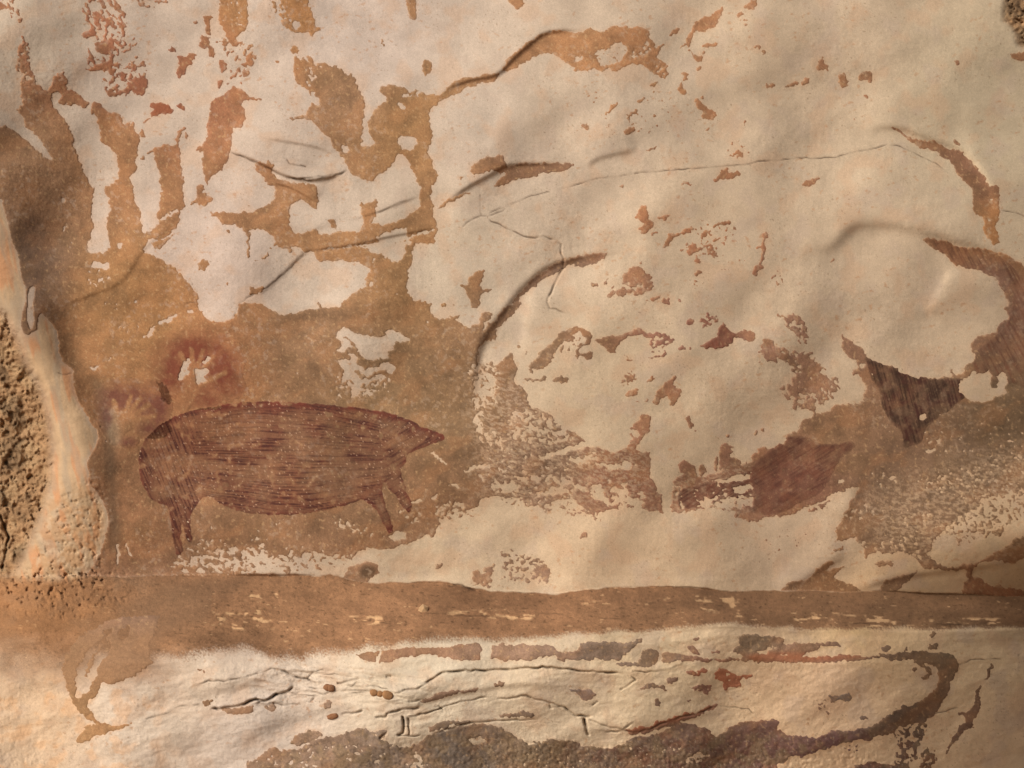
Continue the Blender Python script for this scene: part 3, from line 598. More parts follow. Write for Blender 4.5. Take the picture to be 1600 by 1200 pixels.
Hf += 0.0011 * (fbm(GX, GY, 13, 631, 2) - 0.5) * (0.5 + _calm) + 0.0010 * (fbm(GX, GY, 4.0, 641, 2) - 0.5) * (0.5 + 0.8 * _calm)

def near(pts, pad):
    x = [p[0] for p in pts]; y = [p[1] for p in pts]
    i0, i1 = np.searchsorted(gx, [min(x) - pad, max(x) + pad]); j0, j1 = np.searchsorted(gy, [min(y) - pad, max(y) + pad])
    return slice(j0, j1), slice(i0, i1)

def polydist(pts, pad):
    """distance, side (+ = right of travel with y down) and share of the length, near an open line"""
    sl = near(pts, pad)
    x = GX[sl]; y = GY[sl]
    best = np.full(x.shape, 1e9, np.float32); side = np.zeros_like(best)
    ln = [math.hypot(pts[k + 1][0] - pts[k][0], pts[k + 1][1] - pts[k][1]) for k in range(len(pts) - 1)]
    tot = sum(ln)
    for k in range(len(pts) - 1):
        xa, ya = pts[k]; dx = pts[k + 1][0] - xa; dy = pts[k + 1][1] - ya
        l2 = max(1e-6, dx * dx + dy * dy)
        t = np.clip(((x - xa) * dx + (y - ya) * dy) / l2, 0, 1)
        d = np.hypot(x - xa - t * dx, y - ya - t * dy)
        b = d < best
        best = np.where(b, d, best)
        side = np.where(b, np.sign(dx * (y - ya) - dy * (x - xa)), side)
    ends = []
    for e, q in ((pts[0], pts[min(3, len(pts) - 1)]), (pts[-1], pts[max(-4, -len(pts))])):
        tx, ty = q[0] - e[0], q[1] - e[1]; tn = math.hypot(tx, ty) or 1.0
        ends.append(((x - e[0]) * tx + (y - e[1]) * ty) / tn)
    return sl, best, side, ends[0] / tot, ends[1] / tot

def smooth_line(pts, n=6):
    out = []
    for k in range(len(pts) - 1):
        p0 = pts[max(0, k - 1)]; p1 = pts[k]; p2 = pts[k + 1]; p3 = pts[min(len(pts) - 1, k + 2)]
        for q in range(n):
            t = q / n
            out.append(tuple(0.5 * (2 * p1[z] + (p2[z] - p0[z]) * t + (2 * p0[z] - 5 * p1[z] + 4 * p2[z] - p3[z]) * t * t + (3 * p1[z] - p0[z] - 3 * p2[z] + p3[z]) * t ** 3) for z in (0, 1)))
    out.append(pts[-1])
    return out

FOLD = 0.75
CRACK_SHADE = np.zeros((NY, NX), np.float32)  # dark of the cracks: shade put into the colour along each line
def fold(s, amp, w, L, tile='g', ends=0.22, rec=0.35):
    """the left-of-travel side (above, going right) swells out by amp and drops off at the line"""
    pts = smooth_line(P(tile, s), 3)
    sl, d, side, ea, eb = polydist(pts, L * 2.6)
    s_ = d * side
    fade = sstep(0, ends, ea) * sstep(0, ends, eb)
    sg = 1 / (1 + np.exp(np.clip(s_ / w * 2.2, -30, 30)))
    pr = sg * np.exp(-np.maximum(-s_, 0) / L) - rec * (1 - sg) * np.exp(-np.maximum(s_, 0) / (L * 0.7))
    pr = pr * (1 - sstep(L * 1.5, L * 2.5, d))
    Hf[sl] += (FOLD * amp * fade * pr).astype(np.float32)

def crack(s, tile, width=1.3, depth=0.012, step=0.0, L=40, jag=1.6, ends=0.08):
    pts = P(tile, s)
    out = []; rng = random.Random(len(s) * 13 + int(pts[0][0]))
    for k in range(len(pts) - 1):
        (xa, ya), (xb, yb) = pts[k], pts[k + 1]
        n = max(1, int(math.hypot(xb - xa, yb - ya) / 7))
        for q in range(n):
            t = q / n
            out.append((xa + (xb - xa) * t + rng.uniform(-jag, jag) * (q > 0), ya + (yb - ya) * t + rng.uniform(-jag, jag) * (q > 0)))
    out.append(pts[-1])
    sl, d, side, ea, eb = polydist(out, max(8, L * 0.8 if step else 8))
    fade = sstep(0, ends, ea) * sstep(0, ends, eb)
    g = np.clip(2.6 * fbm(GX[sl], GY[sl], 22, 701, 2) - 0.55, 0.55 if depth >= 0.02 else 0.12, 1.25)
    Hf[sl] -= (depth * (0.4 if depth < 0.015 else 0.5) * fade * g * np.exp(-(d / (width * 0.85)) ** 2)).astype(np.float32)
    CRACK_SHADE[sl] = np.maximum(CRACK_SHADE[sl], fade * g * np.exp(-(d / (width * 0.75)) ** 2))
    step = step * 0.4
    if step:
        s_ = d * side
        fade = fade * (1 - sstep(L * 0.5, L * 0.75, d))
        Hf[sl] += (step * fade / (1 + np.exp(np.clip(s_ / 0.7, -30, 30))) * np.exp(-np.maximum(-s_, 0) / (L * 0.5))).astype(np.float32)

fold("678,165 700,140 735,126 775,118 800,95 830,68 860,50 930,48", 0.026, 4, 70)
fold("690,325 720,300 770,272 800,258 890,256", 0.020, 4, 55)
fold("742,640 744,590 752,540 785,490 825,442 870,412 950,397 985,392", 0.028, 6, 85)
fold("1225,400 1265,392 1300,386 1325,362 1350,352 1400,354 1440,363 1520,385 1580,406 1625,440 1680,500", 0.042, 12, 80)
fold("1340,205 1400,200 1450,217 1510,240 1545,290 1562,350", 0.03, 7, 70)
fold("1492,415 1470,450 1445,492", 0.016, 9, 50)
fold("915,266 935,248 1000,234", 0.014, 5, 40)
fold("1030,330 960,345 900,372", 0.012, 12, 60)
fold("800,140 778,190 762,245", 0.012, 14, 60)
fold("950,440 905,520 900,560", 0.014, 16, 60)
fold("835,440 822,500 815,560", 0.012, 8, 40)
fold("350,232 400,252 440,272 480,282 520,276 548,262", 0.020, 2.5, 36)
crack("355,236 400,254 440,274 480,283 520,277 545,264", "g", 1.3, 0.014, 0.008, 20)
fold("405,215 450,222 500,232 535,250", 0.012, 3, 30)
fold("420,285 450,292 485,310 498,318", 0.014, 2, 26)
fold("405,350 440,352 490,360 540,330", 0.012, 8, 30)
fold("545,345 585,333 620,320 660,305", 0.007, 2, 26)
fold("90,480 140,462 190,440 225,390 260,360 290,325", 0.010, 4, 40)
fold("470,392 540,385 600,372 650,362 690,352", 0.009, 2, 26)
fold("400,465 440,430 470,400 490,385", 0.009, 3, 30)
fold("420,507 480,497 550,494 610,497 660,510", 0.006, 8, 50)
fold("1320,820 1340,765 1345,745", 0.02, 10, 60)
fold("1215,925 1260,905 1300,880 1330,870", 0.02, 7, 40)
fold("1330,925 1400,905 1500,890 1600,880", 0.022, 5, 40)
fold("1510,915 1520,890 1510,880", 0.012, 3, 20)
fold("690,900 705,850 720,830", 0.012, 14, 50)
fold("1505,150 1510,200 1515,260", 0.014, 14, 60)
fold("640,980 700,985 760,984", 0.01, 2, 20)
# knobs of bare rock
for x, y, r, a in ((712, 342, 16, .010), (738, 372, 20, .008), (485, 235, 55, .018), (375, 300, 45, .012), (1100, 700, 90, .012), (880, 460, 45, .012), (1160, 300, 60, .012), (740, 210, 60, .016), (1400, 440, 70, .012)):
    Hf += a * np.exp(-((GX - x) ** 2 + (GY - y) ** 2) / (2.0 * r * r)).astype(np.float32)
# the pale flowstone column bulging at the left, the pitted hollow beside it
cx = np.interp(GY, [200, 330, 450, 560, 640, 760, 850, 905], [-40, -15, 22, 62, 104, 118, 112, 100])
wd = np.interp(GY, [200, 330, 450, 560, 640, 760, 905], [80, 70, 62, 48, 48, 48, 60])
on = sstep(150, 330, GY) * (1 - sstep(860, 930, GY)) * (1 - 0.55 * sstep(700, 840, GY))
dx = (GX - cx) / wd
Hf += (np.interp(GY, [300, 480], [0.045, 0.085]) * on * np.exp(-np.abs(dx) ** 2.4)).astype(np.float32)
inpit = soft(PITTED, 7); incol = soft(COLUMN, 5); inpit2 = soft(PIT2, 3)
rough = (np.abs(fbm(GX, GY, 26, 801, 3) - 0.5) * 2)
pits = sstep(0.60, 0.80, fbm(GX, GY, 9.5, 811, 3, 0, 1, 0.6))
pits2 = sstep(0.62, 0.8, fbm(GX, GY, 20, 815, 2))
Hf -= inpit * (0.03 + 0.030 * rough + 0.012 * pits + 0.014 * pits2 + 0.008 * fbm(GX, GY, 5, 821, 2))
Hf -= inpit2 * (0.010 + 0.03 * rough + 0.022 * pits)
# pocked foot of the column
foot = sstep(730, 800, GY + 30 * (fbm(GX, GY, 40, 831, 2) - 0.5)) * (1 - sstep(905, 930, GY)) * sstep(40, 60, GX) * (1 - sstep(150, 172, GX))
Hf -= foot * (0.007 * pits + 0.005 * (fbm(GX, GY, 7, 841, 3)))
fold("62,560 75,640 92,720 84,790 62,850", 0.022, 5, 24)
# ledge: its dusty top slopes out towards us, the lip rounds over, the face below swells and tucks in
def _sm(f):
    x = np.arange(-200, 1801, 2.0, dtype=np.float32); y = np.pad(f(x), 40, mode='edge')
    y = np.convolve(np.convolve(y, np.ones(21) / 21, 'same'), np.ones(13) / 13, 'same')[40:-40]
    return np.interp(gx, x, y).astype(np.float32)[None, :] + 0 * GX
yt = _sm(ytop); yb = _sm(ybot)
tl = (GY - yt) / np.maximum(20, yb - yt)
tln = tl + (0.10 * (fbm(GX, GY, 26, 847, 3, 0, 1.5, 0.6) - 0.5) + 0.05 * (fbm(GX, GY, 90, 848, 1) - 0.5)) * (1 - sstep(0.3, 0.7, np.abs(tl)))
out = np.interp(tl, [-0.02, 0.0, 0.12, 0.5, 0.9, 1.05, 1.3, 1.9, 2.6, 3.4, 5.0], [0, 0.006, 0.05, 0.18, 0.30, 0.335, 0.352, 0.36, 0.335, 0.29, 0.20]).astype(np.float32)
left = sstep(20, 300, GX)
outl = np.interp(GY, [860, 930, 1000, 1060, 1120, 1200, 1440], [0, 0.06, 0.20, 0.31, 0.35, 0.36, 0.30]).astype(np.float32)
Hf += out * left + outl * (1 - left)
isl = sstep(-0.03, 0.0, tl) * (1 - sstep(0.95, 1.1, tl))
Hf += isl * (0.065 * (fbm(GX, GY, 80, 849, 2, 2, 2.5) - 0.5) + 0.014 * (fbm(GX, GY, 22, 851, 3, -2, 3) - 0.5) + 0.0022 * (fbm(GX, GY, 4.2, 861, 2, 0, 1.6) - 0.5))
clus = 0
for s in ("525,966 560,962 605,964 600,974 560,976", "670,958 720,954 790,954 830,962 800,968 700,962", "800,958 870,962 880,966 820,968", "1000,936 1040,934 1080,938 1060,946 990,944", "1440,968 1490,966 1570,966 1560,976 1470,980", "1080,930 1180,935 1160,965 1100,955", "1230,955 1400,965 1400,980 1250,975", "900,938 960,940 960,946 900,944", "380,930 440,925 440,935 380,940", "330,960 420,950 430,985 350,985", "500,908 560,910 540,916"):
    clus = clus + soft(P('g', s), 5)
plates = sstep(0.47, 0.60, fbm(GX, GY, 6, 871, 3, 3, 5)) * np.clip(clus * 1.3, 0, 1) * isl
Hf -= 0.005 * plates
low = sstep(0.95, 1.2, tl)
Hf += low * (0.0045 * (fbm(GX, GY, 9, 881, 3, -8, 1.8) - 0.5) + 0.0016 * (fbm(GX, GY, 3.6, 885, 2) - 0.5) + 0.02 * (fbm(GX, GY, 60, 887, 2, -12, 3) - 0.5))
_rc = sstep(250, 120, GX + 60 * (fbm(GX, GY, 60, 893, 2) - 0.5)) * sstep(880, 905, GY) * (1 - sstep(930, 985, GY))
Hf -= _rc * (0.012 * pits + 0.012 * rough)
# splintered strata below the lip
st = soft(P('g', "400,1050 470,1030 560,1040 640,1055 690,1070 640,1100 560,1095 500,1085 430,1105 390,1110"), 8)
sn = fbm(GX, GY, 15, 891, 3, 8, 5)
Hf += st * (0.022 * (np.floor(sn * 9) / 9 + 0.25 * sn - 0.6) + 0.006 * (fbm(GX, GY, 6, 895, 2, 8, 3) - 0.5))
st2 = soft(P('g', "600,1110 720,1085 780,1090 700,1125 640,1150 600,1140"), 6)
Hf += st2 * 0.012 * (np.floor(fbm(GX, GY, 13, 897, 2, -14, 5) * 8) / 8 - 0.5)
# rough dark foot of the rock face
dk = sstep(1135, 1175, GY - 0.02 * (GX - 800) + 20 * (fbm(GX, GY, 50, 899, 2) - 0.5)) * sstep(380, 480, GX) * (1 - sstep(1330, 1420, GX))
Hf -= dk * sstep(430, 800, GX) * (0.004 * sstep(0.5, 0.75, fbm(GX, GY, 6, 901, 3)) + 0.010 * np.abs(fbm(GX, GY, 24, 905, 3) - 0.5))
# folds of the lower face
fold("250,1100 330,1082 420,1062 500,1050", 0.016, 9, 40)
fold("330,1200 400,1150 470,1120 600,1095 720,1070 800,1060", 0.028, 14, 60)
fold("590,1125 660,1098 740,1080 820,1070 900,1080", 0.018, 5, 40)
fold("820,1200 900,1150 1000,1140 1150,1105", 0.02, 10, 60)
fold("1200,1200 1350,1150 1440,1110 1490,1040 1500,1020", 0.028, 14, 60)
fold("1430,1220 1480,1130 1530,1060 1545,1035", 0.02, 12, 50)
# cracks
crack("250,1195 400,1155 520,1120 700,1095 850,1075 1000,1065 1100,1055 1200,1050 1350,1035 1450,1030 1530,1010 1600,1005 1700,998 1780,985 1900,990 2020,985 2120,955 2250,930 2340,905 2400,908 2480,940 2560,980 2650,1020 2720,1075 2780,1110", '20', 1.1, 0.009, 0.003, 30, 0.8)
crack("760,335 800,318 830,306 862,299", 'g', 1.1, 0.006, 0.003, 30, 0.8)
crack("1590,80 1540,120 1450,150 1380,158 1320,190 1280,230", '11', 1.3, 0.007, 0.004, 25)
crack("1400,10 1400,80 1410,150", '11', 1.2, 0.004)
crack("1450,155 1470,185 1520,200 1560,225 1600,240 1650,265 1710,285 1800,275 1870,300", '11', 1.4, 0.012, 0.006, 25)
crack("270,300 310,330 305,380 325,420 320,480 285,540 260,590 245,630 225,660 220,690 240,730 300,745 350,765", '21', 1.5, 0.02, 0.006, 25)
crack("1455,115 1520,125 1600,150 1700,170", '31', 1.0, 0.007)
crack("1600,635 1500,690 1475,740 1460,785", '01', 1.2, 0.006, 0.003, 20)
crack("310,375 260,430 180,510 100,570 40,610 0,635 -60,660", '11', 1.2, 0.006, 0.003, 20)
crack("750,130 830,100 880,70 950,50", '11', 1.2, 0.007, 0.003, 20)
crack("190,990 210,1025 260,1035 320,1045", '10', 1.3, 0.010, 0.004, 20)
crack("220,1110 290,1115 350,1110 430,1105 490,1085", '10', 1.3, 0.012, 0.006, 20)
crack("1150,730 1155,700 1190,690 1250,690", '01', 1.2, 0.004)
crack("1310,830 1400,825 1480,815 1530,800 1600,770 1660,780 1725,740 1800,720 1840,690", '03', 2.2, 0.05, 0.016, 30)
crack("1200,690 1300,655 1400,660 1520,630 1600,610 1650,600 1700,575 1780,595", '03', 1.4, 0.014, 0.006, 30)
crack("900,900 1050,855 1120,815 1260,800", '03', 1.2, 0.007, 0.004, 25)
crack("100,575 180,595 250,630 320,640 380,670 385,690", '13', 1.7, 0.035, 0.008, 25)
crack("320,640 350,610 370,590", '13', 1.4, 0.02)
crack("0,800 60,780 125,740 200,720 240,690", '13', 1.4, 0.02, 0.008, 20)
crack("0,800 100,795 200,805 290,795", '13', 1.2, 0.014, 0.006, 20)
crack("1000,670 1070,660 1110,640 1160,605 1260,595 1400,590 1600,585 1700,572 1850,570 1950,580 2050,595 2200,605 2320,610", '13', 1.6, 0.04, 0.014, 40)
crack("740,620 775,650 720,690 670,715", '23', 1.3, 0.022, 0.006, 20)
crack("860,735 930,710 1010,705 1050,680 1090,650", '13', 1.4, 0.022, 0.012, 30)
crack("500,670 560,662 600,650 650,640", '13', 1.6, 0.032, 0.008, 20)
crack("810,630 850,625", '13', 1.8, 0.03, 0.0, 20)
crack("740,885 810,882 820,860 880,845 950,830 1030,818", '13', 1.7, 0.04, 0.016, 30)
crack("930,880 1060,860 1150,830 1250,795 1400,760 1470,765", '13', 1.4, 0.024, 0.012, 30)
crack("1500,768 1600,762 1660,748 1720,760 1830,790 1930,820 1970,850 2000,875 2110,875", '13', 1.6, 0.036, 0.012, 40)
crack("235,790 240,825 310,815 315,805", '23', 1.2, 0.018)
crack("450,885 465,940 480,1000", '23', 2.6, 0.05, 0.0, 20)
crack("915,870 925,940 920,980 880,1000", '13', 1.9, 0.05, 0.0, 20)
crack("950,880 955,940 955,1000", '13', 1.6, 0.045, 0.0, 20)
crack("885,1000 955,1000 1030,995", '13', 1.2, 0.02, 0.008, 20)
crack("530,865 600,858 670,840", '13', 1.6, 0.03, 0.008, 20)
crack("770,1020 820,980", '13', 1.6, 0.03)
crack("1100,985 1200,955 1350,915 1470,908 1600,900 1770,900", '13', 1.4, 0.022, 0.010, 40)
crack("490,960 600,975 690,965 800,975 900,940 1050,880 1180,850 1290,800", '23', 1.4, 0.016, 0.010, 40)
crack("470,890 560,930 690,960 770,910", '23', 1.5, 0.02, 0.01, 20)
crack("500,810 540,780", '23', 1.3, 0.015)
crack("1290,810 1400,820 1480,830 1530,870", '23', 1.1, 0.007)
crack("740,600 900,600 1000,580 1080,550", '23', 1.3, 0.016, 0.008, 20)
crack("1180,560 1300,520 1470,520", '33', 1.2, 0.010)
crack("1560,500 1600,475 1640,460", '33', 1.3, 0.014)
crack("1040,860 1200,820", '33', 1.2, 0.010)
crack("790,540 775,660", '33', 1.0, 0.005)
crack("2,890 10,860 14,840 6,820 0,800", 'g', 2.2, 0.05, 0.0, 20)
crack("1570,110 1600,90 1580,50 1560,40", '30', 1.4, 0.02)
crack("700,915 722,914 735,920 746,924", 'g', 1.4, 0.02, 0.008, 12)
crack("360,1130 420,1140 455,1130", '01', 1.2, 0.006)
for k in range(15):        # hairlines in the splintered strata
    r_ = random.Random(k)
    x = r_.uniform(410, 690); y = 1042 + r_.uniform(0, 50) + 0.06 * (x - 410); l = r_.uniform(14, 60)
    crack("%f,%f %f,%f %f,%f" % (x, y, x + l * .5, y + r_.uniform(-3, 6), x + l, y + r_.uniform(-6, 8)), 'g', 1.1, r_.uniform(.008, .02), 0.004, 10, 1.2, 0.2)
for x, y, l, a in ((655, 958, 60, 0), (560, 970, 55, 4), (820, 958, 70, 2), (1000, 942, 80, -2), (1440, 975, 90, 2), (1300, 972, 80, 3), (700, 960, 90, 5), (930, 966, 50, 2)):
    crack("%f,%f %f,%f" % (x, y, x + l, y + a), 'g', 1.2, 0.008, 0.005, 12, 1.0, 0.3)
# ------------------------------------------------------------------ surface colours (pigment, with some light and shade put into the colour)
GAIN = 1.0
def field(ctrl, power=3.0, keep=0.5):
    pts = np.array([c[:2] for c in ctrl], dtype=np.float32)
    col = np.array([lin(c[2]) for c in ctrl], dtype=np.float32)
    lum = col @ np.array([0.2126, 0.7152, 0.0722], np.float32)
    col = col * ((lum.mean() / lum) ** (1 - keep))[:, None]
    (ix, _, _), (iy, _, _) = upgrid(8)
    gx_ = GX[np.ix_(iy, ix)]; gy_ = GY[np.ix_(iy, ix)]
    num = np.zeros(gx_.shape + (3,), np.float32); den = np.zeros(gx_.shape, np.float32)
    for (x, y), c in zip(pts, col):
        w = 1.0 / ((gx_ - x) ** 2 + (gy_ - y) ** 2 + 900.0) ** (power / 2)
        num += w[..., None] * c; den += w
    return upsample(num / den[..., None] * GAIN, 8)

CRUST = [(60, 260, (150, 112, 75)), (170, 230, (158, 112, 70)), (40, 420, (120, 92, 66)), (180, 460, (160, 115, 68)), (250, 520, (165, 118, 70)), (550, 150, (150, 112, 75)), (640, 200, (168, 124, 76)), (560, 390, (165, 120, 75)), (640, 430, (160, 118, 72)), (500, 520, (140, 105, 70)), (300, 560, (150, 100, 62)), (600, 600, (130, 100, 65)), (700, 640, (128, 98, 64)), (180, 820, (140, 98, 62)), (400, 850, (135, 98, 64)), (650, 780, (130, 95, 62)), (850, 720, (128, 98, 70)), (980, 740, (140, 95, 65)), (1060, 760, (140, 98, 68)), (1250, 750, (125, 85, 60)), (1300, 680, (135, 100, 66)), (1430, 690, (120, 90, 62)), (1500, 740, (118, 92, 64)), (1400, 800, (122, 94, 65)), (1570, 650, (108, 84, 56)), (1580, 850, (125, 92, 58)), (1560, 450, (125, 92, 68)), (1530, 270, (125, 88, 60)), (1560, 360, (160, 110, 62)), (900, 80, (168, 120, 75)), (860, 260, (130, 95, 65)), (1000, 110, (170, 120, 75)), (1090, 40, (172, 122, 80)), (880, 410, (115, 88, 64)), (1000, 330, (165, 112, 72)), (990, 420, (150, 108, 75)), (1100, 510, (130, 85, 62)), (850, 560, (125, 96, 66)), (1050, 530, (135, 92, 68)), (1230, 540, (150, 110, 80)), (1250, 590, (150, 110, 78)), (150, 40, (146, 94, 62)), (200, 110, (140, 88, 58)), (295, 95, (136, 86, 58)), (345, 70, (150, 98, 64)), (1050, 365, (158, 106, 68)), (1120, 350, (158, 106, 68)), (1020, 600, (145, 102, 68)), (920, 540, (132, 96, 64)), (370, 30, (165, 118, 70)), (440, 30, (172, 122, 72)),
         (200, 1020, (142, 108, 78)), (230, 980, (138, 104, 74)), (140, 1110, (180, 135, 85)), (170, 1140, (165, 122, 76)), (650, 1020, (165, 122, 85)), (800, 1020, (155, 120, 88)), (950, 1020, (138, 112, 84)), (1040, 1025, (132, 108, 80)), (1180, 1005, (136, 110, 78)), (1250, 1020, (150, 112, 80)), (1100, 1050, (150, 105, 78)), (500, 1150, (150, 120, 90)), (620, 1160, (140, 118, 92)), (700, 1180, (112, 96, 76)), (850, 1180, (120, 98, 70)), (950, 1170, (106, 84, 62)), (1080, 1160, (108, 82, 62)), (1200, 1160, (95, 68, 54)), (1300, 1160, (95, 66, 56)), (1420, 1110, (90, 70, 50)), (1480, 1030, (105, 85, 58)), (1460, 1060, (125, 92, 60)), (1530, 1100, (115, 85, 60)), (920, 1085, (138, 118, 98)), (1320, 1090, (135, 115, 90)), (1300, 910, (140, 100, 62)), (1560, 915, (145, 98, 62))]
CREAM = [(60, 45, (200, 177, 152)), (200, 80, (212, 188, 166)), (560, 55, (222, 197, 176)), (345, 405, (214, 188, 168)), (500, 430, (216, 192, 168)), (705, 405, (212, 188, 160)), (740, 200, (212, 188, 164)), (885, 195, (212, 186, 158)), (1255, 65, (210, 182, 150)), (1100, 380, (210, 182, 150)), (1555, 155, (208, 184, 150)), (1355, 455, (210, 182, 150)), (955, 625, (208, 180, 146)), (985, 860, (210, 178, 142)), (1255, 865, (208, 178, 146)), (700, 870, (210, 182, 148)), (205, 1095, (222, 196, 170)), (305, 1040, (226, 198, 170)), (60, 1110, (222, 184, 146)), (385, 1155, (205, 182, 162)), (700, 1060, (218, 194, 164)), (855, 1065, (214, 186, 153)), (1305, 1055, (212, 174, 138)), (1575, 1175, (205, 170, 132)), (1330, 990, (210, 172, 124)), (1000, 1000, (214, 184, 146)), (1545, 1005, (205, 172, 132))]
cr = field(CRUST, 3.4, 0.6)  # crust tones keep part of the light falloff in their brightness
cm = field(CREAM, 3.0, 0.2)

_lw = sstep(960, 1030, GY)[..., None]
cm = cm * (np.array([0.74, 0.775, 0.82], np.float32) * (1 - _lw) + np.array([0.90, 0.97, 1.04], np.float32) * _lw)
cr = cr * np.array([0.95, 1.01, 1.26], np.float32)

def tint(c, amount, rgb):
    rgb = np.asarray(rgb, np.float32)
    return c * (1 - amount[..., None]) + rgb * amount[..., None]

n_big = fbm(GX, GY, 85, 1001, 3); n_mid = fbm(GX, GY, 24, 1011, 3); n_fine = fbm(GX, GY, 5, 1021, 2); n_px = fbm(GX, GY, 2.3, 1031, 1)
# bare limestone: faint pink, grey and buff clouds, fine grain, rusty freckles
cm *= (1 + 0.16 * (n_mid - 0.5) + 0.20 * (fbm(GX, GY, 60, 1041, 3) - 0.5) + 0.10 * (n_fine - 0.5) + 0.07 * (n_px - 0.5))[..., None]
cm = tint(cm, 0.30 * sstep(0.52, 0.75, fbm(GX, GY, 45, 1051, 3)), lin((188, 150, 118)))
cm = tint(cm, 0.30 * sstep(0.55, 0.75, fbm(GX, GY, 55, 1061, 3)), lin((176, 155, 138)))
cm = tint(cm, 0.5 * sstep(0.70, 0.82, fbm(GX, GY, 7, 1071, 3, -20, 1.6)) * sstep(0.45, 0.65, n_big), lin((165, 118, 80)))
# rusty halo where the crust is close by
halo = samp(box(box(F, 5), 4))
cm = tint(cm, 0.20 * sstep(0.05, 0.6, halo) * (0.5 + n_mid), lin((196, 150, 110)))
# crust: darker and paler clouds, grain, sooty and ochre streaks
cr *= (1 + 0.55 * (n_mid - 0.5) + 0.42 * (n_big - 0.5) + 0.24 * (n_fine - 0.5) + 0.20 * (n_px - 0.5))[..., None]
cr = tint(cr, 0.26 * sstep(0.5, 0.72, fbm(GX, GY, 38, 1081, 4, -25, 1.8)), lin((172, 122, 82)))
cr = tint(cr, 0.30 * sstep(0.52, 0.75, fbm(GX, GY, 50, 1091, 4)), lin((120, 92, 64)))
cr = tint(cr, 0.45 * sstep(0.66, 0.8, fbm(GX, GY, 6, 1095, 3)), lin((185, 150, 110)))
low_ = sstep(1110, 1170, GY) * sstep(380, 460, GX)
sp = fbm(GX, GY, 9, 1101, 3); sp2 = fbm(GX, GY, 32, 1111, 3)
cr = tint(cr, low_ * 0.45 * sstep(0.5, 0.65, sp2) * sstep(820, 950, GX), lin((94, 56, 44)))
cr = tint(cr, low_ * 0.6 * sstep(0.48, 0.66, fbm(GX, GY, 26, 1121, 3)), lin((134, 112, 86)))
cr = tint(cr, low_ * 0.4 * sstep(0.56, 0.75, sp), lin((70, 56, 44)))
cr = tint(cr, low_ * 0.45 * sstep(650, 800, GX) * sstep(0.72, 0.82, fbm(GX, GY, 4, 1131, 2)), lin((178, 160, 138)))
cr = tint(cr, 0.6 * soft(P('g', "228,160 270,158 295,170 260,186 232,182"), 3), lin((132, 70, 46)))
rust = soft(P('g', "880,1140 980,1130 1100,1100 1120,1105 1000,1145 900,1155"), 4) + soft(P('g', "1160,1025 1200,1018 1300,1022 1380,1022 1300,1034 1180,1034"), 3) + soft(P('g', "1070,1045 1180,1045 1180,1075 1130,1080"), 4)
cr = tint(cr, 0.6 * np.clip(rust, 0, 1), lin((165, 98, 66)))
dkst = soft(P('g', "140,590 165,600 178,680 185,800 190,860 170,870 168,780 160,680 150,620"), 5)
cr = tint(cr, 0.55 * dkst, lin((98, 80, 62)))
grn = soft(P('g', "160,640 178,636 186,660 190,695 178,698 168,680"), 3)
cr = tint(cr, 0.28 * grn, lin((150, 140, 118)))
hole_shade = soft(P('g', "560,890 570,882 588,884 590,895 575,905 562,902"), 3)
cr = tint(cr, 0.75 * hole_shade, lin((62, 48, 34)))  # dark of the hole painted on, none is cut into the relief

# the crust thins out at its rims
_rim = 1 - sstep(0.45, 0.95, samp(box(F, 2)))
_wn = fbm(GX, GY, 4.5, 1141, 2)
_rim = 0.28 * _rim * sstep(0.42, 0.6, _wn) * (1 - sstep(900, 960, GY))
cr = cr * (1 - _rim[..., None]) + cm * _rim[..., None]
_mot = np.clip(soft(P('g', "735,560 830,600 900,670 1010,690 1020,790 900,790 760,790 735,700"), 14) + soft(P('g', "1040,750 1180,720 1180,800 1040,800"), 8) + soft(P('g', "1330,780 1600,690 1600,860 1400,890"), 20), 0, 1)
_thin = (0.30 * sstep(0.58, 0.72, fbm(GX, GY, 10, 1151, 3, 0, 1, 0.65)) * sstep(0.45, 0.6, n_big) + 0.45 * _mot * sstep(0.45, 0.62, fbm(GX, GY, 5, 1155, 3, 8, 2, 0.7))) * (1 - sstep(900, 960, GY))
cr = cr * (1 - _thin[..., None]) + cm * _thin[..., None]
cm = tint(cm, 0.55 * sstep(0.80, 0.88, fbm(GX, GY, 3.6, 1161, 2)) * sstep(0.45, 0.62, fbm(GX, GY, 70, 1165, 2)), lin((120, 92, 66)))

# painted stand-in figures and stencilled hands ------------------------------------------------
def rast(pts):
    m = np.zeros((HH, W), bool); f, (i0, i1, j0, j1) = fill(pts); m[j0:j1, i0:i1] = f
    return m
def warp(m, a=1.0):
    q = np.clip(np.rint(RY - Y0 - 0.5 + wy * a * .6).astype(np.int32), 0, HH - 1); p = np.clip(np.rint(RX - X0 - 0.5 + wx * a * .6).astype(np.int32), 0, W - 1)
    return m[q, p]
def gsm(s): return smooth_line(P('g', s) + [P('g', s)[0]], 4)

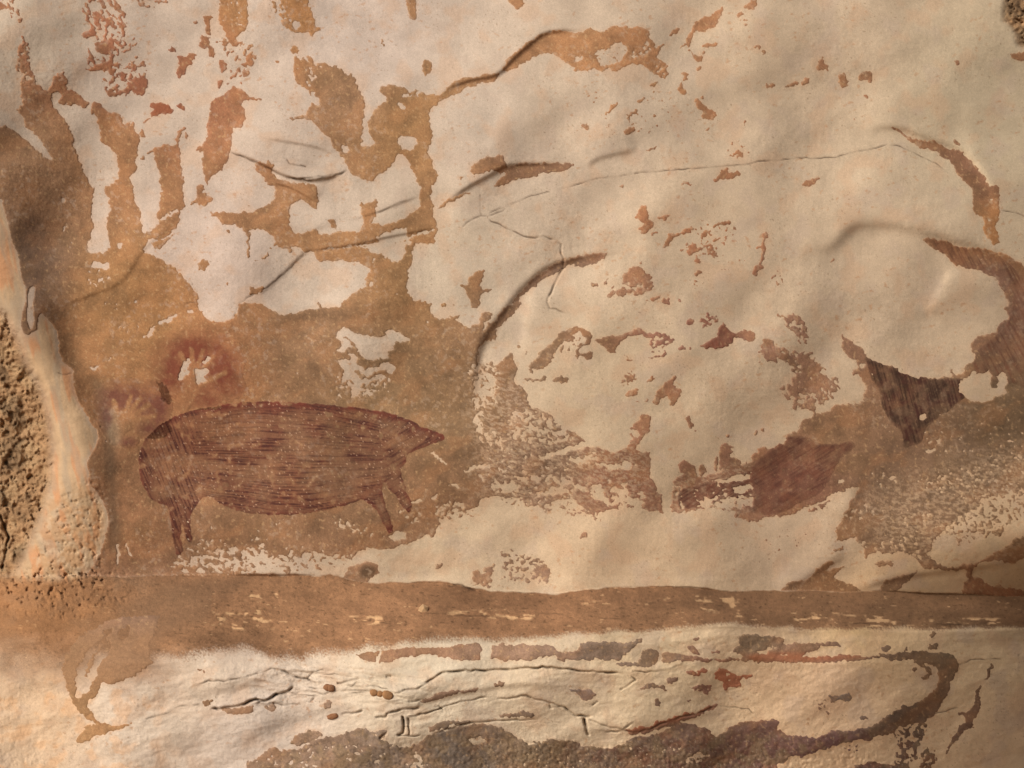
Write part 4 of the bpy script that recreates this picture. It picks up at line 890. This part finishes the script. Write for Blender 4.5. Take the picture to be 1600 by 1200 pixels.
BODY = gsm("216,735 218,705 230,680 252,660 285,645 330,634 380,628 430,627 480,630 530,634 580,640 612,650 632,668 640,690 636,715 622,740 600,760 570,778 530,792 480,802 430,805 380,800 345,788 325,775 300,785 270,790 245,785 228,768")
HEAD = gsm("596,642 630,652 655,664 680,674 693,680 692,689 672,695 648,704 630,717 600,735")
LEGS = [gsm(s) for s in ("555,775 592,755 601,785 611,812 614,829 606,832 597,815 583,792", "594,750 622,732 633,762 643,788 641,799 633,797 619,776", "258,778 304,775 286,810 282,838 287,861 276,866 270,840 266,812", "296,772 328,762 303,795 297,815 301,843 293,848 286,820")]
DARK = lin((70, 35, 31)); REDD = lin((112, 50, 40)); OCH = lin((110, 61, 46)); BLK = lin((52, 33, 26))
parts_main = [('head', HEAD)] + [('leg', l) for l in LEGS] + [('body', BODY)]
pm = np.zeros((HH, W), bool)
for _, p in parts_main: pm |= rast(p)
pm = warp(pm)
inside = samp(box(box(pm, 6), 4)); g_main = samp(blur(pm, 2))
edge = np.clip(1.75 - 1.75 * inside, 0, 1) * sstep(0.2, 0.6, g_main)
bend = 0.0011 * (GX - 430) ** 2 + 9 * (fbm(GX, GY, 90, 1199, 2) - 0.5)
hair_b = fbm(GX, GY + bend * np.tanh((GY - 715) / 55), 2.7, 1201, 2, 2, 26)
hair_r = fbm(GX, GY, 2.7, 1211, 2, 68, 18)
hair_d = fbm(GX, GY, 2.7, 1215, 2, -32, 16)
wr = sstep(345, 270, GX); wh = sstep(575, 625, GX)
hair = hair_b * (1 - wr) * (1 - wh) + hair_r * wr + hair_d * wh
wear = fbm(GX, GY, 16, 1221, 3)
fadem = fbm(GX, GY, 40, 1225, 3, 0, 2)
al = 0.38 + 0.28 * sstep(0.35, 0.7, fadem) + (0.20 + 0.25 * sstep(0.35, 0.65, fadem)) * sstep(0.45, 0.75, hair) + 0.40 * edge
back = np.exp(-np.maximum(0, GY - (628 + 0.00035 * (GX - 440) ** 2)) / 16.0)
al = np.clip(al + 0.55 * back, 0, 0.95) * np.clip(1.15 - 0.9 * sstep(0.62, 0.8, wear), 0, 1) * sstep(0.1, 0.85, samp(box(pm, 2)) + 0.5 * (n_fine - 0.5))
pc = DARK * (0.85 + 0.15 * (1 - edge))[..., None] + 0 * cr
pc = tint(pc, 0.55 * (1 - sstep(0.42, 0.66, hair)), OCH)
pc = tint(pc, np.clip(0.55 * edge * sstep(0.4, 0.6, n_mid) + 0.45 * back * sstep(0.4, 0.65, n_mid), 0, 1), REDD)
pc = tint(pc, 0.55 * sstep(0.45, 0.65, wear) * (1 - edge), OCH)
c_main = cr * (1 - al[..., None]) + pc * al[..., None]
c_main = tint(c_main, 0.7 * sstep(0.80, 0.86, fbm(GX, GY, 3.2, 1231, 2)), lin((196, 160, 130)))

def hand(palm, wrist, tips, thumb, r, halo_pts):
    i0, i1, j0, j1 = bbox_idx([palm], 130)
    X, Y = RX[j0:j1, i0:i1], RY[j0:j1, i0:i1]
    def capsule(a, b, ra, rb):
        (xa, ya), (xb, yb) = a, b
        t = np.clip(((X - xa) * (xb - xa) + (Y - ya) * (yb - ya)) / ((xb - xa) ** 2 + (yb - ya) ** 2), 0, 1)
        return np.hypot(X - xa - t * (xb - xa), Y - ya - t * (yb - ya)) - (ra + (rb - ra) * t)
    d = np.minimum(capsule(wrist, palm, r * .7, r * .85), capsule(palm, (tips[1][0] * .15 + palm[0] * .85, tips[1][1] * .15 + palm[1] * .85), r, r * .9))
    for t in tips: d = np.minimum(d, capsule((palm[0] * .8 + t[0] * .2, palm[1] * .8 + t[1] * .2), t, r * .27, r * .17))
    d = np.minimum(d, capsule(((palm[0] * .6 + wrist[0] * .4), (palm[1] * .6 + wrist[1] * .4)), thumb, r * .32, r * .19))
    h = np.zeros(X.shape, np.float32)
    for x, y, rx_, ry_, a_ in halo_pts:
        h = np.maximum(h, a_ * np.exp(-(((X - x) / rx_) ** 2 + ((Y - y) / ry_) ** 2) ** 0.95))
    h = h * np.clip(0.1 + 1.7 * _fbm(X, Y, 24, 1301, 4, 0, 1, 0.75), 0.1, 1.5) * sstep(-2.0, 3.5, d + 3 * (_fbm(X, Y, 6, 1305, 2) - 0.5))
    A = np.zeros((HH, W), np.float32); B = np.zeros((HH, W), np.float32)
    A[j0:j1, i0:i1] = h; B[j0:j1, i0:i1] = (h > 0.10) | (d < 2)
    return samp(A), samp(B)
h1, r1 = hand((192, 660), (176, 684), ((204, 620), (219, 622), (233, 632), (241, 650)), (178, 626), 15, [(196, 622, 34, 20, 1.0), (226, 628, 30, 24, .9), (246, 640, 18, 30, .75), (238, 668, 24, 14, .6), (168, 640, 14, 28, .7), (200, 690, 14, 8, .6)])
h2, r2 = hand((304, 592), (284, 634), ((282, 553), (299, 545), (317, 547), (333, 557)), (352, 582), 16, [(304, 558, 48, 30, 1.0), (346, 578, 26, 34, .9), (268, 580, 18, 34, .85), (345, 608, 34, 14, .6), (322, 626, 30, 12, .55)])
ha = np.clip(h1 * 1.0, 0, 0.7); c_h1 = cr * (1 - ha[..., None]) + lin((98, 50, 48)) * ha[..., None]
ha = np.clip(h2 * 1.05, 0, 0.75); c_h2 = c_h1 * (1 - ha[..., None]) + lin((108, 48, 38)) * ha[..., None]; c_h1 = c_h2

def hatched(s, ang, aniso, dens, col, col2, fillv, seed, sc=3.4):
    m = warp(rast(gsm(s))); i0, i1, j0, j1 = bbox_idx(P('g', s), 30)
    A = np.zeros((HH, W), np.float32); A[j0:j1, i0:i1] = blur(m[j0:j1, i0:i1], 3); g = samp(A)
    A[j0:j1, i0:i1] = box(box(m[j0:j1, i0:i1], 5), 3); ins = samp(A)
    hz = fbm(GX, GY, sc, seed, 2, ang, aniso)
    a = np.clip(fillv + 0.42 * sstep(0.40, 0.72, hz), 0, 0.9) * sstep(0.15, 0.95, ins + 0.4 * (n_fine - 0.5)) * np.clip(0.65 + 0.6 * sstep(0.3, 0.65, fbm(GX, GY, 26, seed + 7, 3)), 0, 1)
    c = np.asarray(col, np.float32) + 0 * cr
    c = tint(c, 0.7 * sstep(0.4, 0.65, fbm(GX, GY, 22, seed + 3, 3)), col2)
    return g, cr * (1 - a[..., None]) + c * a[..., None], a
g_r1, c_r1, _ = hatched("1352,556 1380,566 1420,580 1460,590 1505,592 1528,602 1506,622 1482,642 1460,658 1446,670 1438,692 1412,698 1410,676 1394,662 1380,640 1372,610 1358,585", 75, 16, 0.5, BLK, DARK, 0.64, 1401, 3.0)
g_r2, c_r2, _ = hatched("1060,765 1110,752 1160,738 1190,712 1218,690 1250,680 1286,694 1330,690 1334,700 1316,714 1300,742 1282,770 1250,786 1215,803 1180,803 1150,785 1110,790 1060,795", -32, 18, 0.5, lin((84, 50, 40)), lin((106, 64, 48)), 0.62, 1411, 2.8)
g_r3, c_r3, _ = hatched("1446,372 1500,380 1560,398 1600,440 1625,500 1625,600 1580,600 1530,590 1518,560 1540,535 1566,515 1582,480 1576,450 1548,425 1506,418 1470,396", 62, 20, 0.5, lin((86, 54, 42)), lin((118, 74, 54)), 0.28, 1421, 3.6)
g_r4, c_r4, _ = hatched("1082,545 1112,532 1122,515 1130,503 1150,520 1145,540 1122,547", 70, 5, 0.5, lin((96, 48, 40)), lin((128, 74, 54)), 0.3, 1431, 4.0)

# dust on the ledge, clay on the column, tufa in the hollow
ldc = lin((138, 102, 73)) * (1 + 0.30 * (n_mid - 0.5) + 0.26 * (n_fine - 0.5) + 0.20 * (n_px - 0.5) + 0.25 * (fbm(GX, GY, 50, 1501, 3, 4, 3) - 0.5))[..., None] * GAIN
ldc = tint(ldc, 0.75 * sstep(800, 1500, GX) * (0.7 + 0.6 * (n_big - 0.3)), lin((104, 78, 54)))  # fading light towards the right put into the ledge colour
ldc = ldc * (1 + 0.30 * (fbm(GX, GY, 4.5, 1505, 3, 2, 1.8) - 0.5) + 0.40 * (fbm(GX, GY, 22, 1507, 4, -6, 1.7) - 0.5))[..., None]
ldc = tint(ldc, 0.7 * sstep(0.74, 0.82, fbm(GX, GY, 4.0, 1509, 2, 3, 2)), lin((84, 60, 40)))
ldc = tint(ldc, 0.85 * sstep(0.35, 0.8, plates) * sstep(0.40, 0.6, n_mid), lin((205, 165, 122)))
ldc = tint(ldc, 0.6 * sstep(0.76, 0.84, fbm(GX, GY, 4.2, 1511, 2, 3, 3)) * sstep(0.48, 0.65, fbm(GX, GY, 60, 1515, 2)), lin((200, 160, 118)))
ldc = tint(ldc, 0.5 * sstep(0.5, 0.7, fbm(GX, GY, 40, 1521, 3)) * (1 - sstep(150, 300, GX)), lin((132, 104, 80)))
ldc = ldc * (1 + 0.5 * (fbm(GX, GY, 110, 1525, 3, 4, 1.6) - 0.5))[..., None]
dith = fbm(GX, GY, 2.6, 1531, 2) - 0.5
lip = sstep(0.90, 1.06, tl + 0.16 * dith + 0.16 * (fbm(GX, GY, 40, 1541, 3) - 0.5))
onl = sstep(-0.05, -0.02, tln) * (1 - lip)
lsoft = 1 - sstep(985, 1085, GY - 0.10 * GX + 60 * (fbm(GX, GY, 60, 1551, 3) - 0.5))
_w = sstep(190, 330, GX + 40 * (n_big - 0.5))
onl = onl * _w + sstep(-0.05, -0.02, tln) * lsoft * (1 - _w)
base = cm * (1 - onl[..., None]) + ldc * onl[..., None]
# warm stains on the lower left face
base = tint(base, 0.35 * sstep(1040, 1080, GY) * sstep(0.5, 0.68, fbm(GX, GY, 34, 1561, 3)) * (1 - sstep(150, 330, GX)), lin((214, 160, 108)))
clc = lin((184, 154, 120)) * (1 + 0.25 * (n_mid - 0.5) + 0.14 * (n_fine - 0.5))[..., None] * GAIN
clc = tint(clc, 0.6 * sstep(0.48, 0.66, fbm(GX, GY, 18, 1601, 3, 80, 5)), lin((190, 128, 84)))
clc = tint(clc, 0.55 * sstep(0.5, 0.7, fbm(GX, GY, 22, 1611, 3, 75, 5)), lin((160, 142, 120)))
clc = tint(clc, 0.5 * foot * sstep(0.4, 0.6, n_mid), lin((176, 134, 94)))
clc = tint(clc, 0.6 * foot * sstep(0.55, 0.7, fbm(GX, GY, 14, 1621, 3)), lin((190, 164, 134)))
base = base * (1 - incol[..., None]) + clc * incol[..., None]
ptc = lin((156, 122, 88)) * (1 + 0.6 * (n_mid - 0.5) + 0.3 * (n_fine - 0.5))[..., None] * GAIN
ptc = tint(ptc, 0.6 * sstep(0.5, 0.7, fbm(GX, GY, 30, 1631, 3)), lin((172, 142, 106)))
ptc = tint(ptc, 0.5 * sstep(0.5, 0.7, fbm(GX, GY, 40, 1641, 3)), lin((88, 72, 54)))
ip = np.maximum(inpit, inpit2)
base = base * (1 - ip[..., None]) + ptc * ip[..., None]

_sw = np.clip(soft(P('g', "262,908 330,904 395,905 310,975 252,988 240,1034 190,1062 165,1070 150,1090 135,1112 118,1098 104,1066 100,1030 135,980 200,945"), 7) * (0.75 + 0.5 * (n_mid - 0.5)), 0, 1) * sstep(955, 905, GY - 0.0 * GX - 160 * (GX < 330))
base = tint(base, 0.75 * _sw * onl, lin((112, 86, 64)))
_sw2 = sstep(960, 1000, GY) * (1 - sstep(235, 300, GX)) * (1 - sstep(1058, 1100, GY))
cr = tint(cr, 0.75 * _sw2, lin((140, 106, 76)) * (1 + 0.3 * (n_fine - 0.5))[..., None])
_oc = sstep(230, 90, GX + 80 * (n_big - 0.5)) * sstep(895, 915, GY) * (1 - sstep(960, 1050, GY + 60 * (n_mid - 0.5)))
base = tint(base, 0.4 * _oc * (0.5 + n_mid), lin((170, 120, 76)))
_d = 0.75 * np.clip(CRACK_SHADE, 0, 1)
base = tint(base, _d, lin((70, 50, 34))); cr = tint(cr, _d, lin((60, 42, 28)))  # crack shade painted into rock and crust

# ------------------------------------------------------------------ materials
def rock_mat(name, rough, bump, grain, dist=0.004, mid=0.4):
    m = bpy.data.materials.new(name); m.use_nodes = True
    nt = m.node_tree; n = nt.nodes; l = nt.links
    b = n['Principled BSDF']; b.inputs['Roughness'].default_value = rough
    b.inputs['Specular IOR Level'].default_value = 0.25
    at = n.new('ShaderNodeAttribute'); at.attribute_name = 'Col'
    tc = n.new('ShaderNodeTexCoord')
    n1 = n.new('ShaderNodeTexNoise'); n1.inputs['Scale'].default_value = 170; n1.inputs['Detail'].default_value = 5; n1.inputs['Roughness'].default_value = 0.65
    n2 = n.new('ShaderNodeTexNoise'); n2.inputs['Scale'].default_value = 34; n2.inputs['Detail'].default_value = 6; n2.inputs['Roughness'].default_value = 0.6
    l.new(tc.outputs['Object'], n1.inputs['Vector']); l.new(tc.outputs['Object'], n2.inputs['Vector'])
    mr = n.new('ShaderNodeMapRange'); mr.inputs['From Min'].default_value = 0.25; mr.inputs['From Max'].default_value = 0.75
    mr.inputs['To Min'].default_value = 1 - grain; mr.inputs['To Max'].default_value = 1 + grain
    l.new(n1.outputs['Fac'], mr.inputs['Value'])
    n3 = n.new('ShaderNodeTexNoise'); n3.inputs['Scale'].default_value = 430; n3.inputs['Detail'].default_value = 3; n3.inputs['Roughness'].default_value = 0.6
    l.new(tc.outputs['Object'], n3.inputs['Vector'])
    m3 = n.new('ShaderNodeMapRange'); m3.inputs['From Min'].default_value = 0.25; m3.inputs['From Max'].default_value = 0.75
    m3.inputs['To Min'].default_value = 1 - grain * 0.9; m3.inputs['To Max'].default_value = 1 + grain * 0.9
    l.new(n3.outputs['Fac'], m3.inputs['Value'])
    mm = n.new('ShaderNodeMath'); mm.operation = 'MULTIPLY'
    l.new(mr.outputs[0], mm.inputs[0]); l.new(m3.outputs[0], mm.inputs[1])
    mx = n.new('ShaderNodeVectorMath'); mx.operation = 'SCALE'
    l.new(at.outputs['Color'], mx.inputs[0]); l.new(mm.outputs[0], mx.inputs['Scale'])
    l.new(mx.outputs[0], b.inputs['Base Color'])
    ad = n.new('ShaderNodeMath'); ad.operation = 'MULTIPLY_ADD'; ad.inputs[1].default_value = mid
    l.new(n2.outputs['Fac'], ad.inputs[0]); l.new(n1.outputs['Fac'], ad.inputs[2])
    bp = n.new('ShaderNodeBump'); bp.inputs['Strength'].default_value = bump; bp.inputs['Distance'].default_value = dist
    l.new(ad.outputs[0], bp.inputs['Height']); l.new(bp.outputs[0], b.inputs['Normal'])
    return m
M_LIME = rock_mat('bare_limestone', 0.85, 0.24, 0.15)
M_CRUST = rock_mat('brown_crust', 0.9, 0.3, 0.22)
M_PAINT = rock_mat('ochre_pigment', 0.9, 0.25, 0.18)
M_DUST = rock_mat('ledge_dust', 0.97, 0.7, 0.24)
M_LOW = rock_mat('lower_limestone', 0.85, 0.45, 0.12, 0.005, 0.8)
M_COLUMN = rock_mat('flowstone', 0.8, 0.2, 0.10)
M_TUFA = rock_mat('pitted_tufa', 0.95, 0.8, 0.2, 0.006, 0.8)

# ------------------------------------------------------------------ sheets -> mesh objects
def pos(px, py, h):
    k = (D - h) / D * S
    return (px - 800) * k, -h, ZC + (600 - py) * k
XX, YY, ZZ = pos(GX, GY, Hf)

def sheet(name, cells, h, col, mat, parent=None, cellidx=None):
    """quads of the chosen grid cells at relief h"""
    if cellidx is None:
        cj, ci = np.nonzero(cells)
    else:
        cj, ci = cellidx
    if len(cj) == 0: return None
    a = cj * NX + ci
    q = np.stack([a, a + NX, a + NX + 1, a + 1], 1).ravel()
    u, inv = np.unique(q, return_inverse=True)
    px = GX.ravel()[u]; py = GY.ravel()[u]; hh = h.ravel()[u]
    x, y, z = pos(px, py, hh)
    me = bpy.data.meshes.new(name)
    nv = len(u); nf = len(cj)
    me.vertices.add(nv); me.vertices.foreach_set('co', np.stack([x, y, z], 1).astype(np.float32).ravel())
    me.loops.add(nf * 4); me.loops.foreach_set('vertex_index', inv.astype(np.int32).ravel())
    me.polygons.add(nf); me.polygons.foreach_set('loop_start', np.arange(0, nf * 4, 4, dtype=np.int32))
    me.polygons.foreach_set('use_smooth', np.ones(nf, dtype=bool))
    me.update(calc_edges=True)
    at = me.color_attributes.new('Col', 'FLOAT_COLOR', 'POINT')
    c4 = np.ones((nv, 4), np.float32); c4[:, :3] = np.clip(col.reshape(-1, 3)[u], 0.004, 0.85)
    at.data.foreach_set('color', c4.ravel())
    me.materials.append(mat)
    o = bpy.data.objects.new(name, me); COL.objects.link(o)
    if parent is not None: o.parent = parent
    return o

def tag(o, label=None, cat=None, group=None, kind=None):
    if label: o['label'] = label
    if cat: o['category'] = cat
    if group: o['group'] = group
    if kind: o['kind'] = kind
    return o

CXm = (GX[:-1, :-1] + GX[1:, 1:]) * 0.5; CYm = (GY[:-1, :-1] + GY[1:, 1:]) * 0.5
cell = lambda a: (a[:-1, :-1] + a[1:, :-1] + a[:-1, 1:] + a[1:, 1:]) * 0.25
tc_ = cell(np.where(np.abs(tl) < 0.5, tln + 0.03, tl))
hard = lambda p: cell(soft(p, 0)) > 0.5
region = np.zeros(CXm.shape, np.int8)
region[(tc_ > 0)] = 1
region[(tc_ > 1.0)] = 2
region[(region == 0) & hard(COLUMN)] = 3
region[(region == 0) & hard(PITTED)] = 4
region[(region == 0) & hard(PIT2)] = 5
SLABS = [P('g', "650,1067 678,1060 690,1051 715,1049 750,1047 800,1045 862,1042 912,1049 980,1052 993,1063 965,1079 930,1094 925,1118 900,1118 882,1112 858,1097 830,1090 800,1090 768,1091 712,1099 665,1115 632,1119 637,1107 657,1104 652,1082"),
         P('g', "628,1120 665,1116 712,1099 768,1091 800,1091 815,1087 830,1091 858,1098 882,1113 900,1119 912,1120 916,1136 840,1126 768,1127 700,1139 675,1147 640,1150 632,1120"),
         P('g', "330,1107 370,1104 400,1092 415,1095 431,1085 450,1080 460,1072 445,1058 425,1044 412,1052 380,1057 350,1066 300,1072 270,1105")]
slab_id = np.zeros(region.shape, np.int8)
for k, s in enumerate(SLABS): slab_id[hard(s) & (region == 2)] = k + 1

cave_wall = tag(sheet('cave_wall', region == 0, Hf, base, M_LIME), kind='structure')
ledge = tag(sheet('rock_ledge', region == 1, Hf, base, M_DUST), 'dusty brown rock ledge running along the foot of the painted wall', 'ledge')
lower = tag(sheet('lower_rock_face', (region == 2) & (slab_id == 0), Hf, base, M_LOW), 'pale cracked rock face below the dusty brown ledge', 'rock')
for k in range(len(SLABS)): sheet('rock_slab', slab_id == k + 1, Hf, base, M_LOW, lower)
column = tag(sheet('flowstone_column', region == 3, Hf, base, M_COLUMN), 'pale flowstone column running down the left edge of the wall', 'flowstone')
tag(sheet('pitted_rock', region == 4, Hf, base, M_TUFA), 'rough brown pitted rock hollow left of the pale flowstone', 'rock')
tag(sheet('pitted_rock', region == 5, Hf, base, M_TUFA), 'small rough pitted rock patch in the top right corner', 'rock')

# crust: one object for each connected piece
T = 0.0020
Fg = samp(F)
dz = np.clip((Fg - 0.42) * 2 * T * 1.5, -0.0022, T).astype(np.float32)
dz = np.where(dz > 0, dz * (0.75 + 0.5 * n_mid), dz).astype(np.float32)
Hc = Hf + dz
lb = LAB
for _ in range(3):
    p = np.pad(lb, 1, mode='edge')
    mx_ = np.maximum.reduce([p[:-2, 1:-1], p[2:, 1:-1], p[1:-1, :-2], p[1:-1, 2:]])
    lb = np.where(lb > 0, lb, mx_)
ni = np.clip(np.rint(gx - X0 - 0.5).astype(int), 0, W - 1); nj = np.clip(np.rint(gy - Y0 - 0.5).astype(int), 0, HH - 1)
Ln = lb[np.ix_(nj, ni)]; L0 = np.where(Fg > 0.42, Ln, 0)
mx4 = lambda a: np.maximum.reduce([a[:-1, :-1], a[1:, :-1], a[:-1, 1:], a[1:, 1:]])
fmax = mx4(Fg)
cl = mx4(L0); cl = np.where(cl > 0, cl, mx4(Ln)) * (fmax > 0.3)
area = np.bincount(cl.ravel(), minlength=NLAB + 1); area[0] = 0
order = np.argsort(-area)
big = [i for i in order[:330] if area[i] >= 20][:290]
flat = cl.ravel(); nzc = np.nonzero(flat)[0]
srt = nzc[np.argsort(flat[nzc], kind='stable')]; vals = flat[srt]
NCX = cl.shape[1]
bigset = np.zeros(NLAB + 1, bool); bigset[big] = True
for rank, i in enumerate(big):
    lo, hi = np.searchsorted(vals, [i, i + 1])
    idx = srt[lo:hi]; cj, ci = idx // NCX, idx % NCX
    r = region[cj, ci]; par = lower if (r >= 1).mean() > 0.6 and (r == 2).any() else (column if (r == 3).mean() > 0.5 else cave_wall)
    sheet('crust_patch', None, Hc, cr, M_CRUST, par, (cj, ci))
rest = srt[~bigset[vals]]
for par, sel in ((cave_wall, region.ravel()[rest] != 2), (lower, region.ravel()[rest] == 2)):
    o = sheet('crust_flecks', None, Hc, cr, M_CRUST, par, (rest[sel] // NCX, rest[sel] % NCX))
    if o: o['kind'] = 'stuff'

# paint films on the crust
def film(name, g, col, cellsel=None, parent=None):
    gg = np.minimum(g, Fg)
    hp = Hc + np.clip((gg - 0.5) * 2 * 0.0016, -0.0012, 0.0008).astype(np.float32)
    m = mx4(gg) > 0.3
    if cellsel is not None: m &= cellsel
    return sheet(name, m, hp, col, M_PAINT, parent)
def empty(name, px, py):
    o = bpy.data.objects.new(name, None); COL.objects.link(o); o.empty_display_size = 0.1
    return o
pa = empty('painted_animal', 430, 800)
tag(pa, 'large dark red painted animal with hatched flanks and four legs', 'rock painting', 'painted figures on the cave wall')
# grow the parts over the ragged rim so that no cell of the figure is left out
pid = np.zeros(region.shape, np.int8)
for k, (nm, p) in enumerate(parts_main):
    m = cell(soft(p, 3)) > 0.02
    pid[m & (pid == 0) & ~((nm == 'leg') & (cell(soft(BODY, 0)) > 0.5)) & ~((nm == 'head') & (CXm < 622))] = k + 1
left_ = (pid == 0); pid[left_] = len(parts_main)
for k, (nm, p) in enumerate(parts_main):
    film(nm, g_main, c_main, pid == k + 1, pa)
tag(film('painted_animal', g_r1, c_r1), 'blackish hatched painted animal fragment under the flaked hollow at right', 'rock painting', 'painted figures on the cave wall')
tag(film('painted_animal', g_r2, c_r2), 'reddish brown hatched painted animal fragment above the pale lower right wall', 'rock painting', 'painted figures on the cave wall')
tag(film('painted_animal', g_r3, c_r3), 'curved band of brown painted hatching along the right edge', 'rock painting', 'painted figures on the cave wall')
tag(film('painted_animal', g_r4, c_r4), 'small isolated red striped paint fragment on the bare middle wall', 'rock painting', 'painted figures on the cave wall')
tag(film('hand_stencil', np.clip(r1, 0, 1), c_h1), 'lower hand stencil in purplish red beside the animal rump', 'hand stencil', 'hand stencils above the painted animal')
tag(film('hand_stencil', np.clip(r2, 0, 1), c_h2), 'upper hand stencil in red with white flaked fingers', 'hand stencil', 'hand stencils above the painted animal')

# ------------------------------------------------------------------ small lumps and stones
import bmesh
def h_at(px, py):
    i = np.searchsorted(gx, px); j = np.searchsorted(gy, py)
    return float(Hf[j, i])
def plain_mat(name, rgb, rough=0.95):
    m = bpy.data.materials.new(name); m.use_nodes = True
    nt = m.node_tree; b = nt.nodes['Principled BSDF']; b.inputs['Roughness'].default_value = rough
    nz = nt.nodes.new('ShaderNodeTexNoise'); nz.inputs['Scale'].default_value = 120; nz.inputs['Detail'].default_value = 6
    rp = nt.nodes.new('ShaderNodeValToRGB'); c = lin(rgb)
    rp.color_ramp.elements[0].position = 0.3; rp.color_ramp.elements[1].position = 0.7
    rp.color_ramp.elements[0].color = (*(c * 0.6), 1); rp.color_ramp.elements[1].color = (*(c * 1.25), 1)
    bp = nt.nodes.new('ShaderNodeBump'); bp.inputs['Strength'].default_value = 0.7; bp.inputs['Distance'].default_value = 0.004
    nt.links.new(nz.outputs['Fac'], rp.inputs['Fac']); nt.links.new(rp.outputs['Color'], b.inputs['Base Color'])
    nt.links.new(nz.outputs['Fac'], bp.inputs['Height']); nt.links.new(bp.outputs[0], b.inputs['Normal'])
    return m
M_MUD = plain_mat('dry_mud', (165, 120, 78)); M_MUDR = plain_mat('red_mud', (150, 104, 70)); M_STONE = plain_mat('pale_stone', (196, 158, 116))
def lump(name, px, py, rx_, rz_, mat, label, cat, group=None, seed=1, sharp=False, sub=3):
    bm = bmesh.new(); bmesh.ops.create_icosphere(bm, subdivisions=1 if sharp else sub, radius=1.0)
    r_ = random.Random(seed); from mathutils import noise as mn
    off = Vector((r_.uniform(0, 50), r_.uniform(0, 50), r_.uniform(0, 50)))
    for v in bm.verts:
        k = 1 + (0.38 if sharp else 0.22) * mn.noise(v.co * 1.3 + off) + (0.0 if sharp else 0.07 * mn.noise(v.co * 5 + off))
        v.co *= k
    me = bpy.data.meshes.new(name); bm.to_mesh(me); bm.free()
    for p in me.polygons: p.use_smooth = not sharp
    me.materials.append(mat)
    o = bpy.data.objects.new(name, me); COL.objects.link(o)
    hh = h_at(px, py); x, y, z = pos(px, py, hh)
    o.location = (x, y - rz_ * S * 0.15, z); o.scale = (rx_ * S, rz_ * S * 0.8, rz_ * S)
    o.rotation_euler = (0, r_.uniform(-.5, .5), 0)
    tag(o, label, cat, group)
    return o
G = 'mud lumps on the lower rock face'
lump('mud_lump', 511, 1074, 5.5, 5.0, M_MUDR, 'upper reddish mud lump in the cracked rock left of three lumps', 'mud lump', G, 1)
lump('mud_lump', 517, 1075, 5.0, 5.5, M_MUDR, 'small reddish mud lump touching the upper one at its right', 'mud lump', G, 2)
lump('mud_lump', 584, 1082, 6.0, 5.0, M_MUD, 'leftmost of the row of three tan mud lumps', 'mud lump', G, 3)
lump('mud_lump', 594, 1084, 5.0, 5.0, M_MUD, 'middle of the row of three tan mud lumps', 'mud lump', G, 4)
lump('mud_lump', 606, 1086, 8.5, 6.5, M_MUD, 'largest and rightmost of the row of three tan mud lumps', 'mud lump', G, 5)
lump('mud_lump', 520, 1119, 9.0, 4.5, M_MUDR, 'lowest reddish mud lump below the small orange stain', 'mud lump', G, 6)
lump('loose_stone', 661, 952, 9.0, 8.5, M_STONE, 'angular pale stone chip sitting on the brown ledge', 'stone', None, 11, True)

# cave floor under the rock
me = bpy.data.meshes.new('cave_floor'); n = 80
xs_ = np.linspace(-30, 30, n); ys_ = np.linspace(-45, 1.2, n)
FX, FY = np.meshgrid(xs_, ys_)
FZ = (fbm(FX * 40, FY * 40, 60, 1701, 3) - 0.5) * 0.25 - 0.05
vv = np.stack([FX, FY, FZ], -1).reshape(-1, 3)
fs = [(j * n + i, j * n + i + 1, (j + 1) * n + i + 1, (j + 1) * n + i) for j in range(n - 1) for i in range(n - 1)]
me.from_pydata(vv.tolist(), [], fs)
for p in me.polygons: p.use_smooth = True
me.materials.append(plain_mat('floor_earth', (140, 110, 82)))
fl = bpy.data.objects.new('cave_floor', me); COL.objects.link(fl); tag(fl, kind='structure')
print('crust pieces', NLAB, 'kept', len(big), 'tris', sum(len(o.data.polygons) * 2 for o in bpy.data.objects if o.type == 'MESH'))
